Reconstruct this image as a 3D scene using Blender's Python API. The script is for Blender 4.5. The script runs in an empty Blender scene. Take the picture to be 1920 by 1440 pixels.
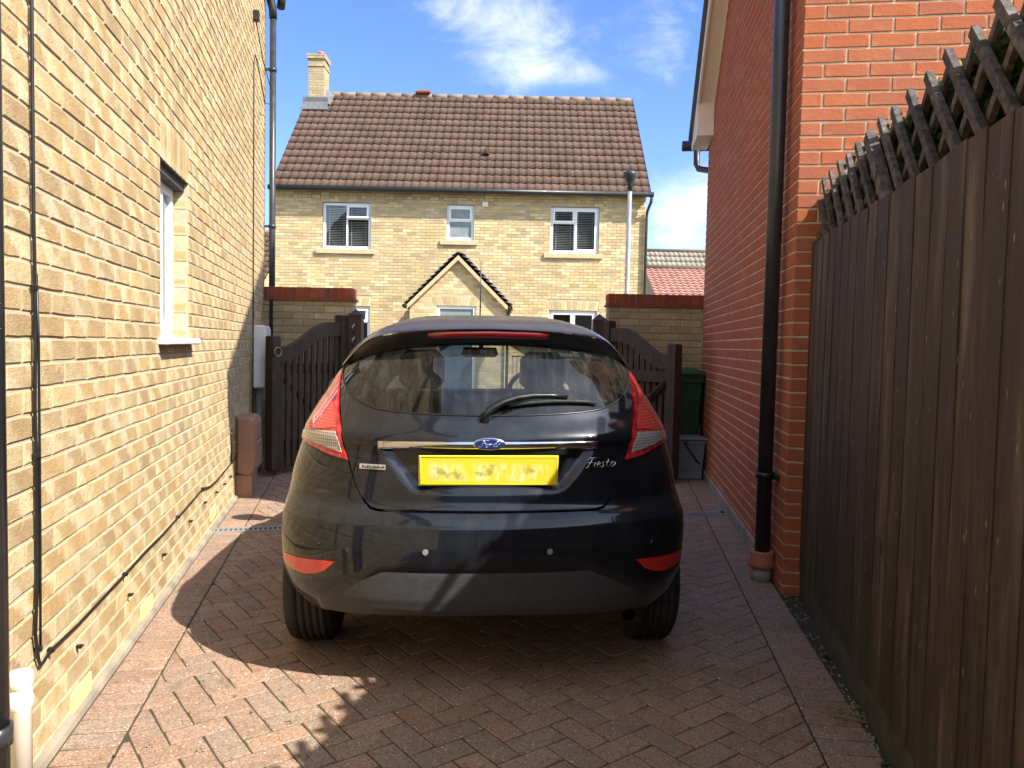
import bpy, math, random, mathutils
from mathutils import Vector
from mathutils.geometry import delaunay_2d_cdt
random.seed(7)
scn = bpy.context.scene
COL = scn.collection
rad = math.radians

# ---------------------------------------------------------------- objects
ORG = {}
def tag(o, label=None, cat=None, group=None, kind=None):
    if label: o['label'] = label
    if cat: o['category'] = cat
    if group: o['group'] = group
    if kind: o['kind'] = kind
    return o
def empty(name, loc, label=None, cat=None, group=None, rz=0.0):
    o = bpy.data.objects.new(name, None); COL.objects.link(o)
    o.location = loc; o.rotation_euler = (0, 0, rz); o.empty_display_size = .1
    ORG[o.name] = Vector(loc)
    return tag(o, label, cat, group)

class MB:
    """collects faces; build() links them as one mesh object"""
    def __init__(s): s.v = []; s.f = []; s.m = []; s.uv = []; s.c = []; s.sm = []
    def vert(s, p): s.v.append(tuple(p)); return len(s.v) - 1
    def face(s, idx, mat=0, uv=None, col=(0.5, 0.5, 0.5), smooth=False):
        s.f.append(tuple(idx)); s.m.append(mat); s.uv.append(uv); s.c.append(col); s.sm.append(smooth)
    def poly(s, pts, mat=0, uv=None, col=(0.5, 0.5, 0.5), smooth=False):
        s.face([s.vert(p) for p in pts], mat, uv, col, smooth)
    def box(s, a, b, mat=0, col=(0.5, 0.5, 0.5), fr=None, bev=0.0):
        x0, y0, z0 = [min(a[i], b[i]) for i in range(3)]; x1, y1, z1 = [max(a[i], b[i]) for i in range(3)]
        s.prism([(x0, y0), (x1, y0), (x1, y1), (x0, y1)], z0, z1, mat, col, fr, bev)
    def prism(s, pts, z0, z1, mat=0, col=(0.5, 0.5, 0.5), fr=None, bev=0.0):
        """polygon in (x,y) extruded along z; bev chamfers the top and bottom rims and shrinks them"""
        fr = fr or (lambda *p: p)
        n = len(pts)
        ar = sum(pts[i][0]*pts[(i+1) % n][1]-pts[(i+1) % n][0]*pts[i][1] for i in range(n))
        if ar < 0: pts = pts[::-1]
        def inset(d):
            out = []
            for i in range(n):
                p0 = Vector(pts[i-1]); p = Vector(pts[i]); p1 = Vector(pts[(i+1) % n])
                e0 = (p-p0).normalized(); e1 = (p1-p).normalized()
                n0 = Vector((-e0.y, e0.x)); n1 = Vector((-e1.y, e1.x)); b = n0+n1
                k = max(.3, b.length_squared/2)
                out.append(p+b*(d/k))
            return out
        if bev > 0:
            ins = inset(bev)
            lv = [(ins, z0), (pts, z0+bev), (pts, z1-bev), (ins, z1)]
        else: lv = [(pts, z0), (pts, z1)]
        rings = [[s.vert(fr(p[0], p[1], z)) for p in ps] for ps, z in lv]
        for r0, r1 in zip(rings, rings[1:]):
            for i in range(n): s.face((r0[i], r0[(i+1) % n], r1[(i+1) % n], r1[i]), mat, None, col)
        s.face(rings[0][::-1], mat, None, col); s.face(rings[-1], mat, None, col)
    def tube(s, pts, r, n=8, mat=0, cap=True, smooth=True, col=(0.5, 0.5, 0.5)):
        pts = [Vector(p) for p in pts]; rr = r if isinstance(r, (list, tuple)) else [r]*len(pts)
        rings = []; prev = None
        for i, p in enumerate(pts):
            d = (pts[min(i+1, len(pts)-1)]-pts[max(i-1, 0)]).normalized()
            if prev is None:
                a = Vector((0, 0, 1)) if abs(d.z) < .9 else Vector((1, 0, 0))
                u = d.cross(a).normalized()
            else:
                u = (prev-d*prev.dot(d)).normalized()
            prev = u; w = d.cross(u)
            rings.append([s.vert(p+(u*math.cos(2*math.pi*k/n)+w*math.sin(2*math.pi*k/n))*rr[i]) for k in range(n)])
        for a, b in zip(rings, rings[1:]):
            for k in range(n): s.face((a[k], a[(k+1) % n], b[(k+1) % n], b[k]), mat, None, col, smooth)
        if cap: s.face(rings[0][::-1], mat, None, col); s.face(rings[-1], mat, None, col)
    def lathe(s, prof, c, n=24, axis='z', mat=0, smooth=True):
        """profile [(r,h)] turned about an axis through c"""
        rings = []
        for r, h in prof:
            ring = []
            for k in range(n):
                t = 2*math.pi*k/n; a, b = r*math.cos(t), r*math.sin(t)
                if axis == 'z': p = (c[0]+a, c[1]+b, c[2]+h)
                elif axis == 'x': p = (c[0]+h, c[1]+a, c[2]+b)
                else: p = (c[0]+a, c[1]+h, c[2]+b)
                ring.append(s.vert(p))
            rings.append(ring)
        for a, b in zip(rings, rings[1:]):
            for k in range(n): s.face((a[k], a[(k+1) % n], b[(k+1) % n], b[k]), mat, None, (0.5, 0.5, 0.5), smooth)
        s.face(rings[0][::-1], mat); s.face(rings[-1], mat)
    def build(s, name, mats, parent=None, off=None, attrs=True):
        me = bpy.data.meshes.new(name)
        if off is None: off = ORG.get(parent.name, Vector((0, 0, 0))) if parent else Vector((0, 0, 0))
        ox, oy, oz = off
        me.from_pydata([(x-ox, y-oy, z-oz) for x, y, z in s.v], [], s.f)
        if not isinstance(mats, (list, tuple)): mats = [mats]
        for m in mats: me.materials.append(m)
        me.polygons.foreach_set('material_index', s.m)
        me.polygons.foreach_set('use_smooth', s.sm)
        if attrs:
            uvl = me.uv_layers.new(name='UVMap'); ca = me.color_attributes.new('bc', 'FLOAT_COLOR', 'CORNER')
            fu = []; fc = []
            for f, uv, c in zip(s.f, s.uv, s.c):
                for k in range(len(f)):
                    fu.extend(uv[k] if uv else (0.5, 0.5)); fc.extend((c[0], c[1], c[2], 1.0))
            uvl.data.foreach_set('uv', fu); ca.data.foreach_set('color', fc)
        me.update()
        o = bpy.data.objects.new(name, me); COL.objects.link(o)
        if parent: o.parent = parent; ORG[o.name] = Vector(off)
        else: ORG[o.name] = Vector((0, 0, 0))
        return o
    def build_top(s, name, mats, label, cat, base, group=None, kind=None):
        o = s.build(name, mats, None, Vector(base)); o.location = base
        ORG[o.name] = Vector(base)
        return tag(o, label, cat, group, kind)

class Frame:
    """wall frame: s along t, n outwards, z up"""
    def __init__(s, o, t, flip=False):
        t = Vector((t[0], t[1])).normalized(); s.o = Vector((o[0], o[1])); s.t = t
        s.n = Vector((-t.y, t.x)) if not flip else Vector((t.y, -t.x))
    def __call__(s, a, n, z):
        p = s.o+s.t*a+s.n*n; return (p.x, p.y, z)
    def s_of(s, x, y): return (Vector((x, y))-s.o).dot(s.t)

# ---------------------------------------------------------------- materials
class NT:
    def __init__(s, name):
        s.mat = bpy.data.materials.new(name); s.mat.use_nodes = True
        s.t = s.mat.node_tree; s.t.nodes.clear()
        s.out = s.t.nodes.new('ShaderNodeOutputMaterial'); s._tc = None
    def n(s, typ, **kw):
        nd = s.t.nodes.new('ShaderNode'+typ)
        for k, v in kw.items(): setattr(nd, k, v)
        return nd
    def set(s, sock, val):
        if hasattr(val, 'links') or isinstance(val, bpy.types.NodeSocket): s.t.links.new(val, sock)
        elif isinstance(val, (tuple, list)) and len(val) == 3 and sock.type == 'RGBA': sock.default_value = (*val, 1)
        else: sock.default_value = val
    def tc(s, which='Object'):
        if not s._tc: s._tc = s.n('TexCoord')
        return s._tc.outputs[which]
    def mapping(s, vec, sc=(1, 1, 1), rot=(0, 0, 0), loc=(0, 0, 0)):
        m = s.n('Mapping'); s.set(m.inputs[0], vec); m.inputs['Scale'].default_value = sc
        m.inputs['Rotation'].default_value = rot; m.inputs['Location'].default_value = loc
        return m.outputs[0]
    def noise(s, vec, scale, det=3, rough=.55, out='Fac', dist=0.0):
        nd = s.n('TexNoise'); s.set(nd.inputs['Vector'], vec); nd.inputs['Scale'].default_value = scale
        nd.inputs['Detail'].default_value = det; nd.inputs['Roughness'].default_value = rough; nd.inputs['Distortion'].default_value = dist
        return nd.outputs[out]
    def vor(s, vec, scale, out='Distance', feature='F1'):
        nd = s.n('TexVoronoi', feature=feature); s.set(nd.inputs['Vector'], vec); nd.inputs['Scale'].default_value = scale
        return nd.outputs[out]
    def math(s, op, a, b=0.0, clamp=False):
        nd = s.n('Math', operation=op, use_clamp=clamp); s.set(nd.inputs[0], a); s.set(nd.inputs[1], b); return nd.outputs[0]
    def ramp(s, val, a, b, to0=0.0, to1=1.0, smooth=True):
        nd = s.n('MapRange', interpolation_type='SMOOTHSTEP' if smooth else 'LINEAR'); s.set(nd.inputs[0], val)
        for i, v in ((1, a), (2, b), (3, to0), (4, to1)): s.set(nd.inputs[i], v)
        return nd.outputs[0]
    def mix(s, f, a, b, mode='MIX'):
        nd = s.n('Mix', data_type='RGBA', blend_type=mode); s.set(nd.inputs[0], f); s.set(nd.inputs[6], a); s.set(nd.inputs[7], b)
        return nd.outputs[2]
    def attr(s, name='bc'):
        nd = s.n('Attribute', attribute_name=name); sp = s.n('SeparateColor'); s.t.links.new(nd.outputs['Color'], sp.inputs[0]); return sp.outputs
    def uv(s):
        nd = s.n('UVMap', uv_map='UVMap'); sp = s.n('SeparateXYZ'); s.t.links.new(nd.outputs[0], sp.inputs[0]); return sp.outputs
    def schlick(s, f0=.04):
        l = s.n('LayerWeight'); l.inputs[0].default_value = .5; return s.math('ADD', f0, s.math('MULTIPLY', 1-f0, s.math('POWER', l.outputs['Facing'], 5.0)), True)
    def hsv(s, col, h=.5, sa=1.0, v=1.0):
        nd = s.n('HueSaturation'); s.set(nd.inputs['Hue'], h); s.set(nd.inputs['Saturation'], sa); s.set(nd.inputs['Value'], v); s.set(nd.inputs['Color'], col); return nd.outputs[0]
    def bump(s, h, strength=.3, dist=.01):
        nd = s.n('Bump'); s.set(nd.inputs['Height'], h); nd.inputs['Strength'].default_value = strength; nd.inputs['Distance'].default_value = dist; return nd.outputs[0]
    def bsdf(s, col, rough=.8, metal=0.0, normal=None, coat=0.0, spec=.5, **kw):
        b = s.n('BsdfPrincipled'); s.set(b.inputs['Base Color'], col); s.set(b.inputs['Roughness'], rough); s.set(b.inputs['Metallic'], metal)
        b.inputs['Specular IOR Level'].default_value = spec
        if coat: b.inputs['Coat Weight'].default_value = coat; b.inputs['Coat Roughness'].default_value = .03
        if normal is not None: s.set(b.inputs['Normal'], normal)
        for k, v in kw.items(): s.set(b.inputs[k], v)
        s.t.links.new(b.outputs[0], s.out.inputs[0]); return b
M = {}
def simple(name, col, rough=.6, metal=0.0, var=.12, vs=6, coat=0.0, bump=0.0, bs=60, spec=.5):
    t = NT(name); o = t.tc()
    c = t.hsv(col, .5, 1, t.ramp(t.noise(o, vs, 4), .25, .75, 1-var, 1+var))
    r = t.ramp(t.noise(o, vs*2, 3), .3, .7, max(.02, rough-.06), min(1, rough+.06))
    nm = t.bump(t.noise(o, bs, 4), bump, .004) if bump else None
    t.bsdf(c, r, metal, nm, coat, spec); M[name] = t.mat; return t.mat

def brick_mat(name, cols, rim, rimw, stain, bumpk=.35, sv=.1):
    t = NT(name); a = t.attr(); u = t.uv(); o = t.tc()
    off = t.n('CombineXYZ'); t.set(off.inputs[0], t.math('MULTIPLY', a[0], 37.0)); t.set(off.inputs[1], t.math('MULTIPLY', a[1], 91.0))
    vv = t.n('VectorMath', operation='ADD'); t.set(vv.inputs[0], o); t.set(vv.inputs[1], off.outputs[0]); p = vv.outputs[0]
    c = t.mix(t.ramp(a[0], 0, .6, smooth=False), cols[0], cols[1]); c = t.mix(t.ramp(a[0], .6, 1.0), c, cols[2])
    blotch = t.ramp(t.noise(p, 9, 4, .6), .38, .68)
    c = t.mix(t.math('MULTIPLY', blotch, .65), c, cols[3])
    eu = t.math('MULTIPLY', t.math('SUBTRACT', .5, t.math('ABSOLUTE', t.math('SUBTRACT', u[0], .5))), .215)
    ev = t.math('MULTIPLY', t.math('SUBTRACT', .5, t.math('ABSOLUTE', t.math('SUBTRACT', u[1], .5))), .065)
    e = t.math('ADD', t.math('MINIMUM', eu, ev), t.math('MULTIPLY', t.math('SUBTRACT', t.noise(p, 28, 3), .5), rimw*2.2))
    rimf = t.math('MULTIPLY', t.ramp(e, rimw, rimw*.25), t.ramp(a[1], .1, .7, .2, .85))
    c = t.mix(rimf, c, rim)
    c = t.mix(t.math('MULTIPLY', t.ramp(t.noise(p, 55, 6, .8), .57, .70), .55), c, stain); c = t.mix(t.ramp(t.noise(p, 130, 4, .8), .55, .70, 0, .35), c, rim)
    c = t.hsv(c, .5, t.ramp(a[2], 0, 1, 1-sv*.5, 1+sv*.4, False), t.ramp(a[2], 0, 1, 1-sv, 1+sv, False))
    h = t.math('ADD', t.noise(p, 45, 6, .7), t.math('MULTIPLY', t.noise(p, 190, 3), .5))
    t.bsdf(c, .88, 0, t.bump(h, bumpk, .006), 0, .25); M[name] = t.mat
def mortar_mat(name, c0, c1):
    t = NT(name); o = t.tc()
    c = t.mix(t.ramp(t.noise(o, 14, 5, .7), .3, .7), c0, c1)
    t.bsdf(c, .95, 0, t.bump(t.noise(o, 160, 4, .7), .5, .004), 0, .15); M[name] = t.mat
brick_mat('yellow_brick', [(.365, .25, .118), (.43, .315, .158), (.49, .39, .218), (.33, .208, .09)], (.54, .445, .285), .019, (.26, .185, .115), .8)
brick_mat('pale_brick', [(.42, .295, .15), (.54, .415, .225), (.61, .51, .32), (.46, .33, .165)], (.59, .48, .30), .008, (.36, .25, .14), .2, .2)
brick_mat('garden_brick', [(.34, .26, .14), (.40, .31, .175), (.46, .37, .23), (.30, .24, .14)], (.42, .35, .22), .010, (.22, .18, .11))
brick_mat('red_brick', [(.36, .105, .048), (.38, .118, .054), (.39, .13, .062), (.335, .092, .042)], (.42, .165, .09), .007, (.18, .07, .04), .5, .07)
brick_mat('coping_brick', [(.20, .05, .028), (.26, .066, .034), (.30, .09, .05), (.18, .045, .026)], (.24, .08, .05), .006, (.12, .05, .03), .3, .2)
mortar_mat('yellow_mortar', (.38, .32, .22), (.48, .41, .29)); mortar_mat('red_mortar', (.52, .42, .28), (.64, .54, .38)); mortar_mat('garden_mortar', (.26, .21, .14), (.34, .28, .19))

def paver_mat():
    t = NT('paver'); a = t.attr(); o = t.tc()
    c = t.mix(a[0], (.24, .142, .092), (.315, .20, .132)); c = t.mix(t.ramp(a[1], .5, 1.0), c, (.225, .165, .122))
    c = t.mix(t.math('MULTIPLY', t.ramp(t.noise(o, 3.2, 5, .65), .35, .7), .5), c, (.30, .22, .17))
    c = t.mix(t.ramp(t.noise(o, 0.9, 4, .6), .45, .72, 0, .18), c, (.17, .13, .11))
    vd = t.vor(o, 150); vc = t.n('TexVoronoi'); t.set(vc.inputs['Vector'], o); vc.inputs['Scale'].default_value = 150
    sp = t.n('SeparateColor'); t.t.links.new(vc.outputs['Color'], sp.inputs[0])
    fl = t.math('MULTIPLY', t.ramp(vd, .38, .22), t.ramp(sp.outputs[0], .55, .62))
    c = t.mix(t.math('MULTIPLY', fl, .6), c, (.55, .48, .40))
    v2 = t.n('TexVoronoi'); t.set(v2.inputs['Vector'], o); v2.inputs['Scale'].default_value = 70
    s2 = t.n('SeparateColor'); t.t.links.new(v2.outputs['Color'], s2.inputs[0])
    f2 = t.math('MULTIPLY', t.ramp(v2.outputs['Distance'], .25, .15), t.ramp(s2.outputs[1], .86, .9))
    c = t.mix(f2, c, (.66, .6, .52))
    c = t.mix(t.math('MULTIPLY', t.ramp(sp.outputs[1], .7, .8), .45), c, (.08, .05, .04))
    c = t.mix(t.math('MULTIPLY', a[2], t.ramp(t.noise(o, 14, 4), .45, .65, 0, .4)), c, (.09, .085, .05))
    h = t.math('ADD', t.noise(o, 230, 3), t.math('MULTIPLY', t.noise(o, 40, 4), .6))
    t.bsdf(c, .86, 0, t.bump(h, .45, .003), 0, .3); M['paver'] = t.mat
    t = NT('joint_sand'); o = t.tc()
    c = t.mix(t.ramp(t.noise(o, 5, 5, .6), .46, .6), (.060, .048, .036), (.045, .058, .022)); t.bsdf(c, 1, 0, t.bump(t.noise(o, 120, 4), .6, .006), 0, .1); M['joint_sand'] = t.mat
paver_mat()
def fence_mat():
    t = NT('fence_wood'); a = t.attr(); o = t.tc()
    p = t.n('VectorMath', operation='ADD'); t.set(p.inputs[0], o); cx = t.n('CombineXYZ'); t.set(cx.inputs[0], t.math('MULTIPLY', a[0], 17.0)); t.set(cx.inputs[2], t.math('MULTIPLY', a[1], 23.0)); t.set(p.inputs[1], cx.outputs[0]); p = p.outputs[0]
    g = t.noise(t.mapping(p, (55, 55, 3.2)), 1, 8, .72, dist=.8)
    c = t.mix(t.ramp(g, .3, .7), (.030, .0185, .0115), (.074, .048, .031))
    c = t.mix(t.ramp(t.noise(t.mapping(p, (9, 9, 1.6)), 1, 6, .65), .48, .75, 0, .75), c, (.155, .112, .074))
    c = t.mix(t.ramp(t.noise(t.mapping(p, (26, 26, 8)), 1.2, 6, .8), .685, .74, 0, .6), c, (.20, .15, .10))
    c = t.hsv(c, .5, 1, t.ramp(a[0], 0, 1, .82, 1.25, False))
    vs_ = t.vor(t.mapping(p, (75, 75, 22)), 1.0); vc_ = t.vor(t.mapping(p, (75, 75, 22)), 1.0, 'Color'); q_ = t.n('SeparateColor'); t.t.links.new(vc_, q_.inputs[0])
    c = t.mix(t.math('MULTIPLY', t.ramp(vs_, .34, .10), t.ramp(q_.outputs[0], .965, .975)), c, (.30, .25, .20))
    c = t.mix(t.ramp(t.noise(t.mapping(p, (9, 9, 60)), 1, 6, .75), .60, .75, 0, .12), c, (.016, .010, .006))
    vk = t.n('TexVoronoi'); t.set(vk.inputs['Vector'], t.mapping(p, (5, 5, 2.2))); vk.inputs['Scale'].default_value = 1.0
    c = t.mix(t.ramp(vk.outputs['Distance'], .085, .05, 0, .85), c, (.010, .006, .004))
    c = t.mix(t.math('MULTIPLY', a[2], t.ramp(t.noise(o, 6, 4), .4, .65, 0, .8)), c, (.045, .05, .018))
    saw = t.noise(t.mapping(p, (6, 6, 150)), 1, 2, .5)
    h = t.math('ADD', t.math('MULTIPLY', g, 1.0), t.math('MULTIPLY', saw, .18))
    t.bsdf(c, t.ramp(g, .3, .7, .62, .85), 0, t.bump(h, .8, .006), 0, .35); M['fence_wood'] = t.mat
    t = NT('trellis_wood'); a = t.attr(); o = t.tc()
    g = t.noise(t.mapping(o, (30, 30, 30)), 1, 5, .7)
    c = t.mix(t.ramp(g, .35, .7), (.048, .040, .036), (.135, .118, .108)); c = t.mix(t.ramp(t.noise(o, 22, 5, .7), .58, .72, 0, .6), c, (.26, .245, .235))
    c = t.hsv(c, .5, 1, t.ramp(a[0], 0, 1, .7, 1.25, False)); t.bsdf(c, .85, 0, t.bump(g, .5, .004), 0, .25); M['trellis_wood'] = t.mat
    t = NT('gate_wood'); o = t.tc(); g = t.noise(t.mapping(o, (30, 30, 2)), 1, 5, .65)
    c = t.mix(t.ramp(g, .3, .7), (.030, .017, .011), (.066, .038, .026)); c = t.mix(t.ramp(t.noise(o, 9, 5), .6, .75, 0, .5), c, (.10, .075, .06))
    t.bsdf(c, .62, 0, t.bump(g, .3, .003), 0, .4); M['gate_wood'] = t.mat
fence_mat()
def tile_mat(name, c0, c1, c2):
    t = NT(name); a = t.attr(); o = t.tc()
    c = t.mix(a[0], c0, c1); c = t.mix(t.ramp(t.noise(o, 1.4, 5, .65), .4, .7, 0, .6), c, c2)
    c = t.mix(t.ramp(t.noise(o, 18, 5, .7), .6, .75, 0, .4), c, (.10, .07, .05))
    t.bsdf(c, .85, 0, t.bump(t.noise(o, 60, 4), .3, .004), 0, .3); M[name] = t.mat
tile_mat('brown_tile', (.080, .047, .033), (.115, .068, .049), (.095, .064, .046)); tile_mat('grey_tile', (.20, .18, .14), (.28, .25, .20), (.22, .19, .15)); tile_mat('pink_tile', (.27, .13, .10), (.34, .18, .145), (.30, .16, .13))
tile_mat('ridge_tile', (.17, .12, .085), (.22, .16, .11), (.19, .16, .11))
simple('upvc', (.80, .80, .79), .35, var=.03); simple('cream_paint', (.78, .70, .60), .5, var=.05); simple('sill_stone', (.52, .38, .22), .8, var=.08, bump=.2)
simple('black_plastic', (.012, .012, .013), .42, var=.2); simple('grey_pipe', (.030, .031, .034), .33, var=.15); simple('cable_black', (.010, .010, .010), .4)
simple('nail', (.16, .10, .07), .6, .4); simple('head_shade', (.05, .045, .04), .7); simple('meter_white', (.74, .74, .72), .4, var=.06); simple('meter_brown', (.30, .165, .105), .55, var=.1); simple('concrete', (.38, .33, .26), .9, var=.2, bump=.4); simple('plinth', (.24, .20, .15), .9, var=.3, bump=.4)
simple('white_pipe', (.80, .77, .68), .4, var=.05); simple('grey_plastic', (.17, .19, .24), .5, var=.08); simple('green_plastic', (.012, .060, .020), .45, var=.12)
simple('terracotta', (.36, .135, .085), .75, var=.15, bump=.3); simple('pot_clay', (.50, .20, .10), .8); simple('soil_grey', (.28, .29, .30), .45); simple('lead', (.10, .105, .115), .55, var=.2)
simple('galv', (.19, .205, .22), .55, .1, var=.12); simple('iron_black', (.012, .012, .013), .4); simple('asphalt', (.055, .055, .058), .9, var=.2, bump=.4); simple('verge_grass', (.05, .08, .02), .9, var=.3, vs=20)
simple('drain_metal', (.36, .37, .38), .45, .5, var=.1); simple('dark_gap', (.006, .006, .006), .8); simple('door_paint', (.045, .075, .095), .35); simple('room_dark', (.03, .03, .032), .8); simple('blind_white', (.72, .72, .70), .5)
simple('air_brick', (.56, .45, .22), .8, var=.1, bump=.2); simple('moss_board', (.055, .050, .030), .9, var=.35, vs=12, bump=.4); simple('lamp_black', (.02, .021, .022), .45); simple('slate', (.10, .105, .12), .6, var=.15); simple('steel_ring', (.35, .33, .31), .35, .8)
simple('gravel', (.20, .185, .15), .9, var=.5, vs=90); simple('dry_grass', (.30, .23, .12), .9); simple('obscure', (.20, .24, .25), .25)
def pane_mat():
    t = NT('house_glass'); o = t.tc()
    nm = t.bump(t.noise(o, 1.6, 2), .05, .05)
    g = t.n('BsdfGlossy'); g.inputs['Roughness'].default_value = .02; t.set(g.inputs['Normal'], nm); g.inputs[0].default_value = (.9, .95, 1, 1)
    tr = t.n('BsdfTransparent'); tr.inputs[0].default_value = (.72, .78, .78, 1)
    mx = t.n('MixShader'); t.set(mx.inputs[0], t.schlick(.09)); t.t.links.new(tr.outputs[0], mx.inputs[1]); t.t.links.new(g.outputs[0], mx.inputs[2])
    t.t.links.new(mx.outputs[0], t.out.inputs[0]); M['house_glass'] = t.mat
    t = NT('leaf'); a = t.attr(); b = t.bsdf(t.mix(a[0], (.014, .03, .009), (.036, .07, .018)), .5, spec=.4); b.inputs['Transmission Weight'].default_value = 0
    tl = t.n('BsdfTranslucent'); tl.inputs[0].default_value = (.05, .10, .015, 1); ms = t.n('MixShader'); ms.inputs[0].default_value = .3
    t.t.links.new(b.outputs[0], ms.inputs[1]); t.t.links.new(tl.outputs[0], ms.inputs[2]); t.t.links.new(ms.outputs[0], t.out.inputs[0]); M['leaf'] = t.mat
pane_mat()

# ---------------------------------------------------------------- masonry
def clip_poly(pts, a, b, c):
    """keep a*x+b*y<=c"""
    out = []; n = len(pts)
    for i in range(n):
        p, q = pts[i], pts[(i+1) % n]; dp = a*p[0]+b*p[1]-c; dq = a*q[0]+b*q[1]-c
        if dp <= 0: out.append(p)
        if dp*dq < 0:
            t = dp/(dp-dq); out.append((p[0]+(q[0]-p[0])*t, p[1]+(q[1]-p[1])*t))
    return out
def brick(mb, fr, s0, s1, z0, z1, d, rnd, jit=0.0, bev=.003, back=-.004, planes=(), mat=0):
    col = (rnd.random(), rnd.random(), rnd.random())
    d = d+rnd.uniform(-.0012, .0012)*(1 if jit else .6)
    if planes:
        pts = [(s0, z0), (s1, z0), (s1, z1), (s0, z1)]
        for pl in planes: pts = clip_poly(pts, *pl)
        if len(pts) < 3: return
        if pts != [(s0, z0), (s1, z0), (s1, z1), (s0, z1)]:
            mb.face([mb.vert(fr(p[0], d, p[1])) for p in pts], mat, [((p[0]-s0)/(s1-s0), (p[1]-z0)/(z1-z0)) for p in pts], col); return
    L = s1-s0; Hh = z1-z0
    if jit:
        k = 3 if L > .15 else 2
        bot = [(s0+L*i/k, z0+rnd.uniform(-jit, jit)) for i in range(k+1)]; top = [(s1-L*i/k, z1+rnd.uniform(-jit, jit)) for i in range(k+1)]
        o = bot+top
    else: o = [(s0, z0), (s1, z0), (s1, z1), (s0, z1)]
    n = len(o); cx, cz = (s0+s1)/2, (z0+z1)/2
    def sh(p, b): return (p[0]+math.copysign(min(b, abs(p[0]-cx)), cx-p[0]), p[1]+math.copysign(b, cz-p[1]))
    uv = lambda p: ((p[0]-s0)/L, (p[1]-z0)/Hh)
    r0 = [mb.vert(fr(p[0], back, p[1])) for p in o]
    r1 = [mb.vert(fr(p[0], d-bev, p[1])) for p in o]; inn = [sh(p, bev) for p in o]
    r2 = [mb.vert(fr(p[0], d, p[1])) for p in inn]
    for i in range(n):
        j = (i+1) % n
        mb.face((r0[i], r0[j], r1[j], r1[i]), mat, [uv(o[i]), uv(o[j]), uv(o[j]), uv(o[i])], col)
        mb.face((r1[i], r1[j], r2[j], r2[i]), mat, [uv(o[i]), uv(o[j]), uv(inn[j]), uv(inn[i])], col)
    mb.face(r2, mat, [uv(p) for p in inn], col)
def brickwall(mb, fr, s0, s1, z0, z1, openings=(), planes=(), seed=1, jit=0.0, d=.007, bl=.215, bh=.065, j=.010, ph=0.0, bond='stretcher'):
    rnd = random.Random(seed); row = 0; z = z0
    while z < z1-.02:
        zt = min(z+bh, z1); st = s0-bl-j+((bl+j)/2 if row % 2 else 0)+ph
        cuts = [(o[0], o[1]) for o in openings if o[2] < zt-.004 and o[3] > z+.004]
        s = st
        while s < s1:
            segs = [(max(s, s0), min(s+bl, s1))]
            for a, b in cuts:
                new = []
                for x, y in segs:
                    if b <= x or a >= y: new.append((x, y))
                    else:
                        if a-x > .012: new.append((x, a))
                        if y-b > .012: new.append((b, y))
                segs = new
            for x, y in segs:
                if y-x > .015: brick(mb, fr, x, y, z, zt, d, rnd, jit, planes=planes)
            s += bl+j
        z += bh+j; row += 1
def plane_holes(mb, fr, outline, holes, n=0.0, mat=1):
    vs = [Vector(p) for p in outline]; k = len(vs); ed = [(i, (i+1) % k) for i in range(k)]
    for h in holes:
        b = len(vs); q = [(h[0], h[2]), (h[1], h[2]), (h[1], h[3]), (h[0], h[3])]
        vs += [Vector(p) for p in q]; ed += [(b+i, b+(i+1) % 4) for i in range(4)]
    r = delaunay_2d_cdt(vs, ed, [], 0, 1e-5)
    ids = [mb.vert(fr(p.x, n, p.y)) for p in r[0]]
    for f in r[2]:
        c = sum((r[0][i] for i in f), Vector((0, 0)))/len(f)
        if not inpoly(c, outline) or any(h[0] < c.x < h[1] and h[2] < c.y < h[3] for h in holes): continue
        mb.face([ids[i] for i in f], mat)
def inpoly(p, poly):
    x, y = p[0], p[1]; ins = False; n = len(poly)
    for i in range(n):
        x0, y0 = poly[i][0], poly[i][1]; x1, y1 = poly[(i+1) % n][0], poly[(i+1) % n][1]
        if (y0 > y) != (y1 > y) and x < (x1-x0)*(y-y0)/(y1-y0)+x0: ins = not ins
    return ins
def soldiers(mb, fr, s0, s1, z0, z1, seed, d=.007, splay=0.0, jit=0.0, w=.065, j=.010):
    """upright bricks over an opening, fanned out when splay > 0"""
    rnd = random.Random(seed); n = max(2, round((s1-s0+j)/(w+j))); p = (s1-s0+j)/n
    for i in range(n):
        a = s0+i*p; b = a+p-j; m = (s0+s1)/2; ta = (a-m)/((s1-s0)/2)*splay; tb = (b-m)/((s1-s0)/2)*splay
        q = [(a, z0), (b, z0), (b+tb, z1), (a+ta, z1)]; col = (rnd.random(), rnd.random(), rnd.random()); dd = d+rnd.uniform(-.001, .001)
        r0 = [mb.vert(fr(x, -.004, z)) for x, z in q]; r1 = [mb.vert(fr(x, dd, z)) for x, z in q]; uvs = [(0, 0), (0, 1), (1, 1), (1, 0)]
        for k in range(4): mb.face((r0[k], r0[(k+1) % 4], r1[(k+1) % 4], r1[k]), 0, [uvs[k], uvs[(k+1) % 4]]*2, col)
        mb.face(r1, 0, uvs, col)
# ================================================================ THE SETTING
LF = Frame((-1.435, 2.285), (-.2108, 1), flip=True)       # left house, drive side
RF = Frame((1.49, 4.12), (.1336, 1))                       # right house, gable on the drive
RFF = Frame((1.49, 4.12), (1, -.1336), flip=True)          # right house, front towards us
FF = Frame((1.242, 2.385), (.197, 1))                      # fence
PR = Frame((1.029, 2.377), (.1427, 1))                     # inner line of the right border course

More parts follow.
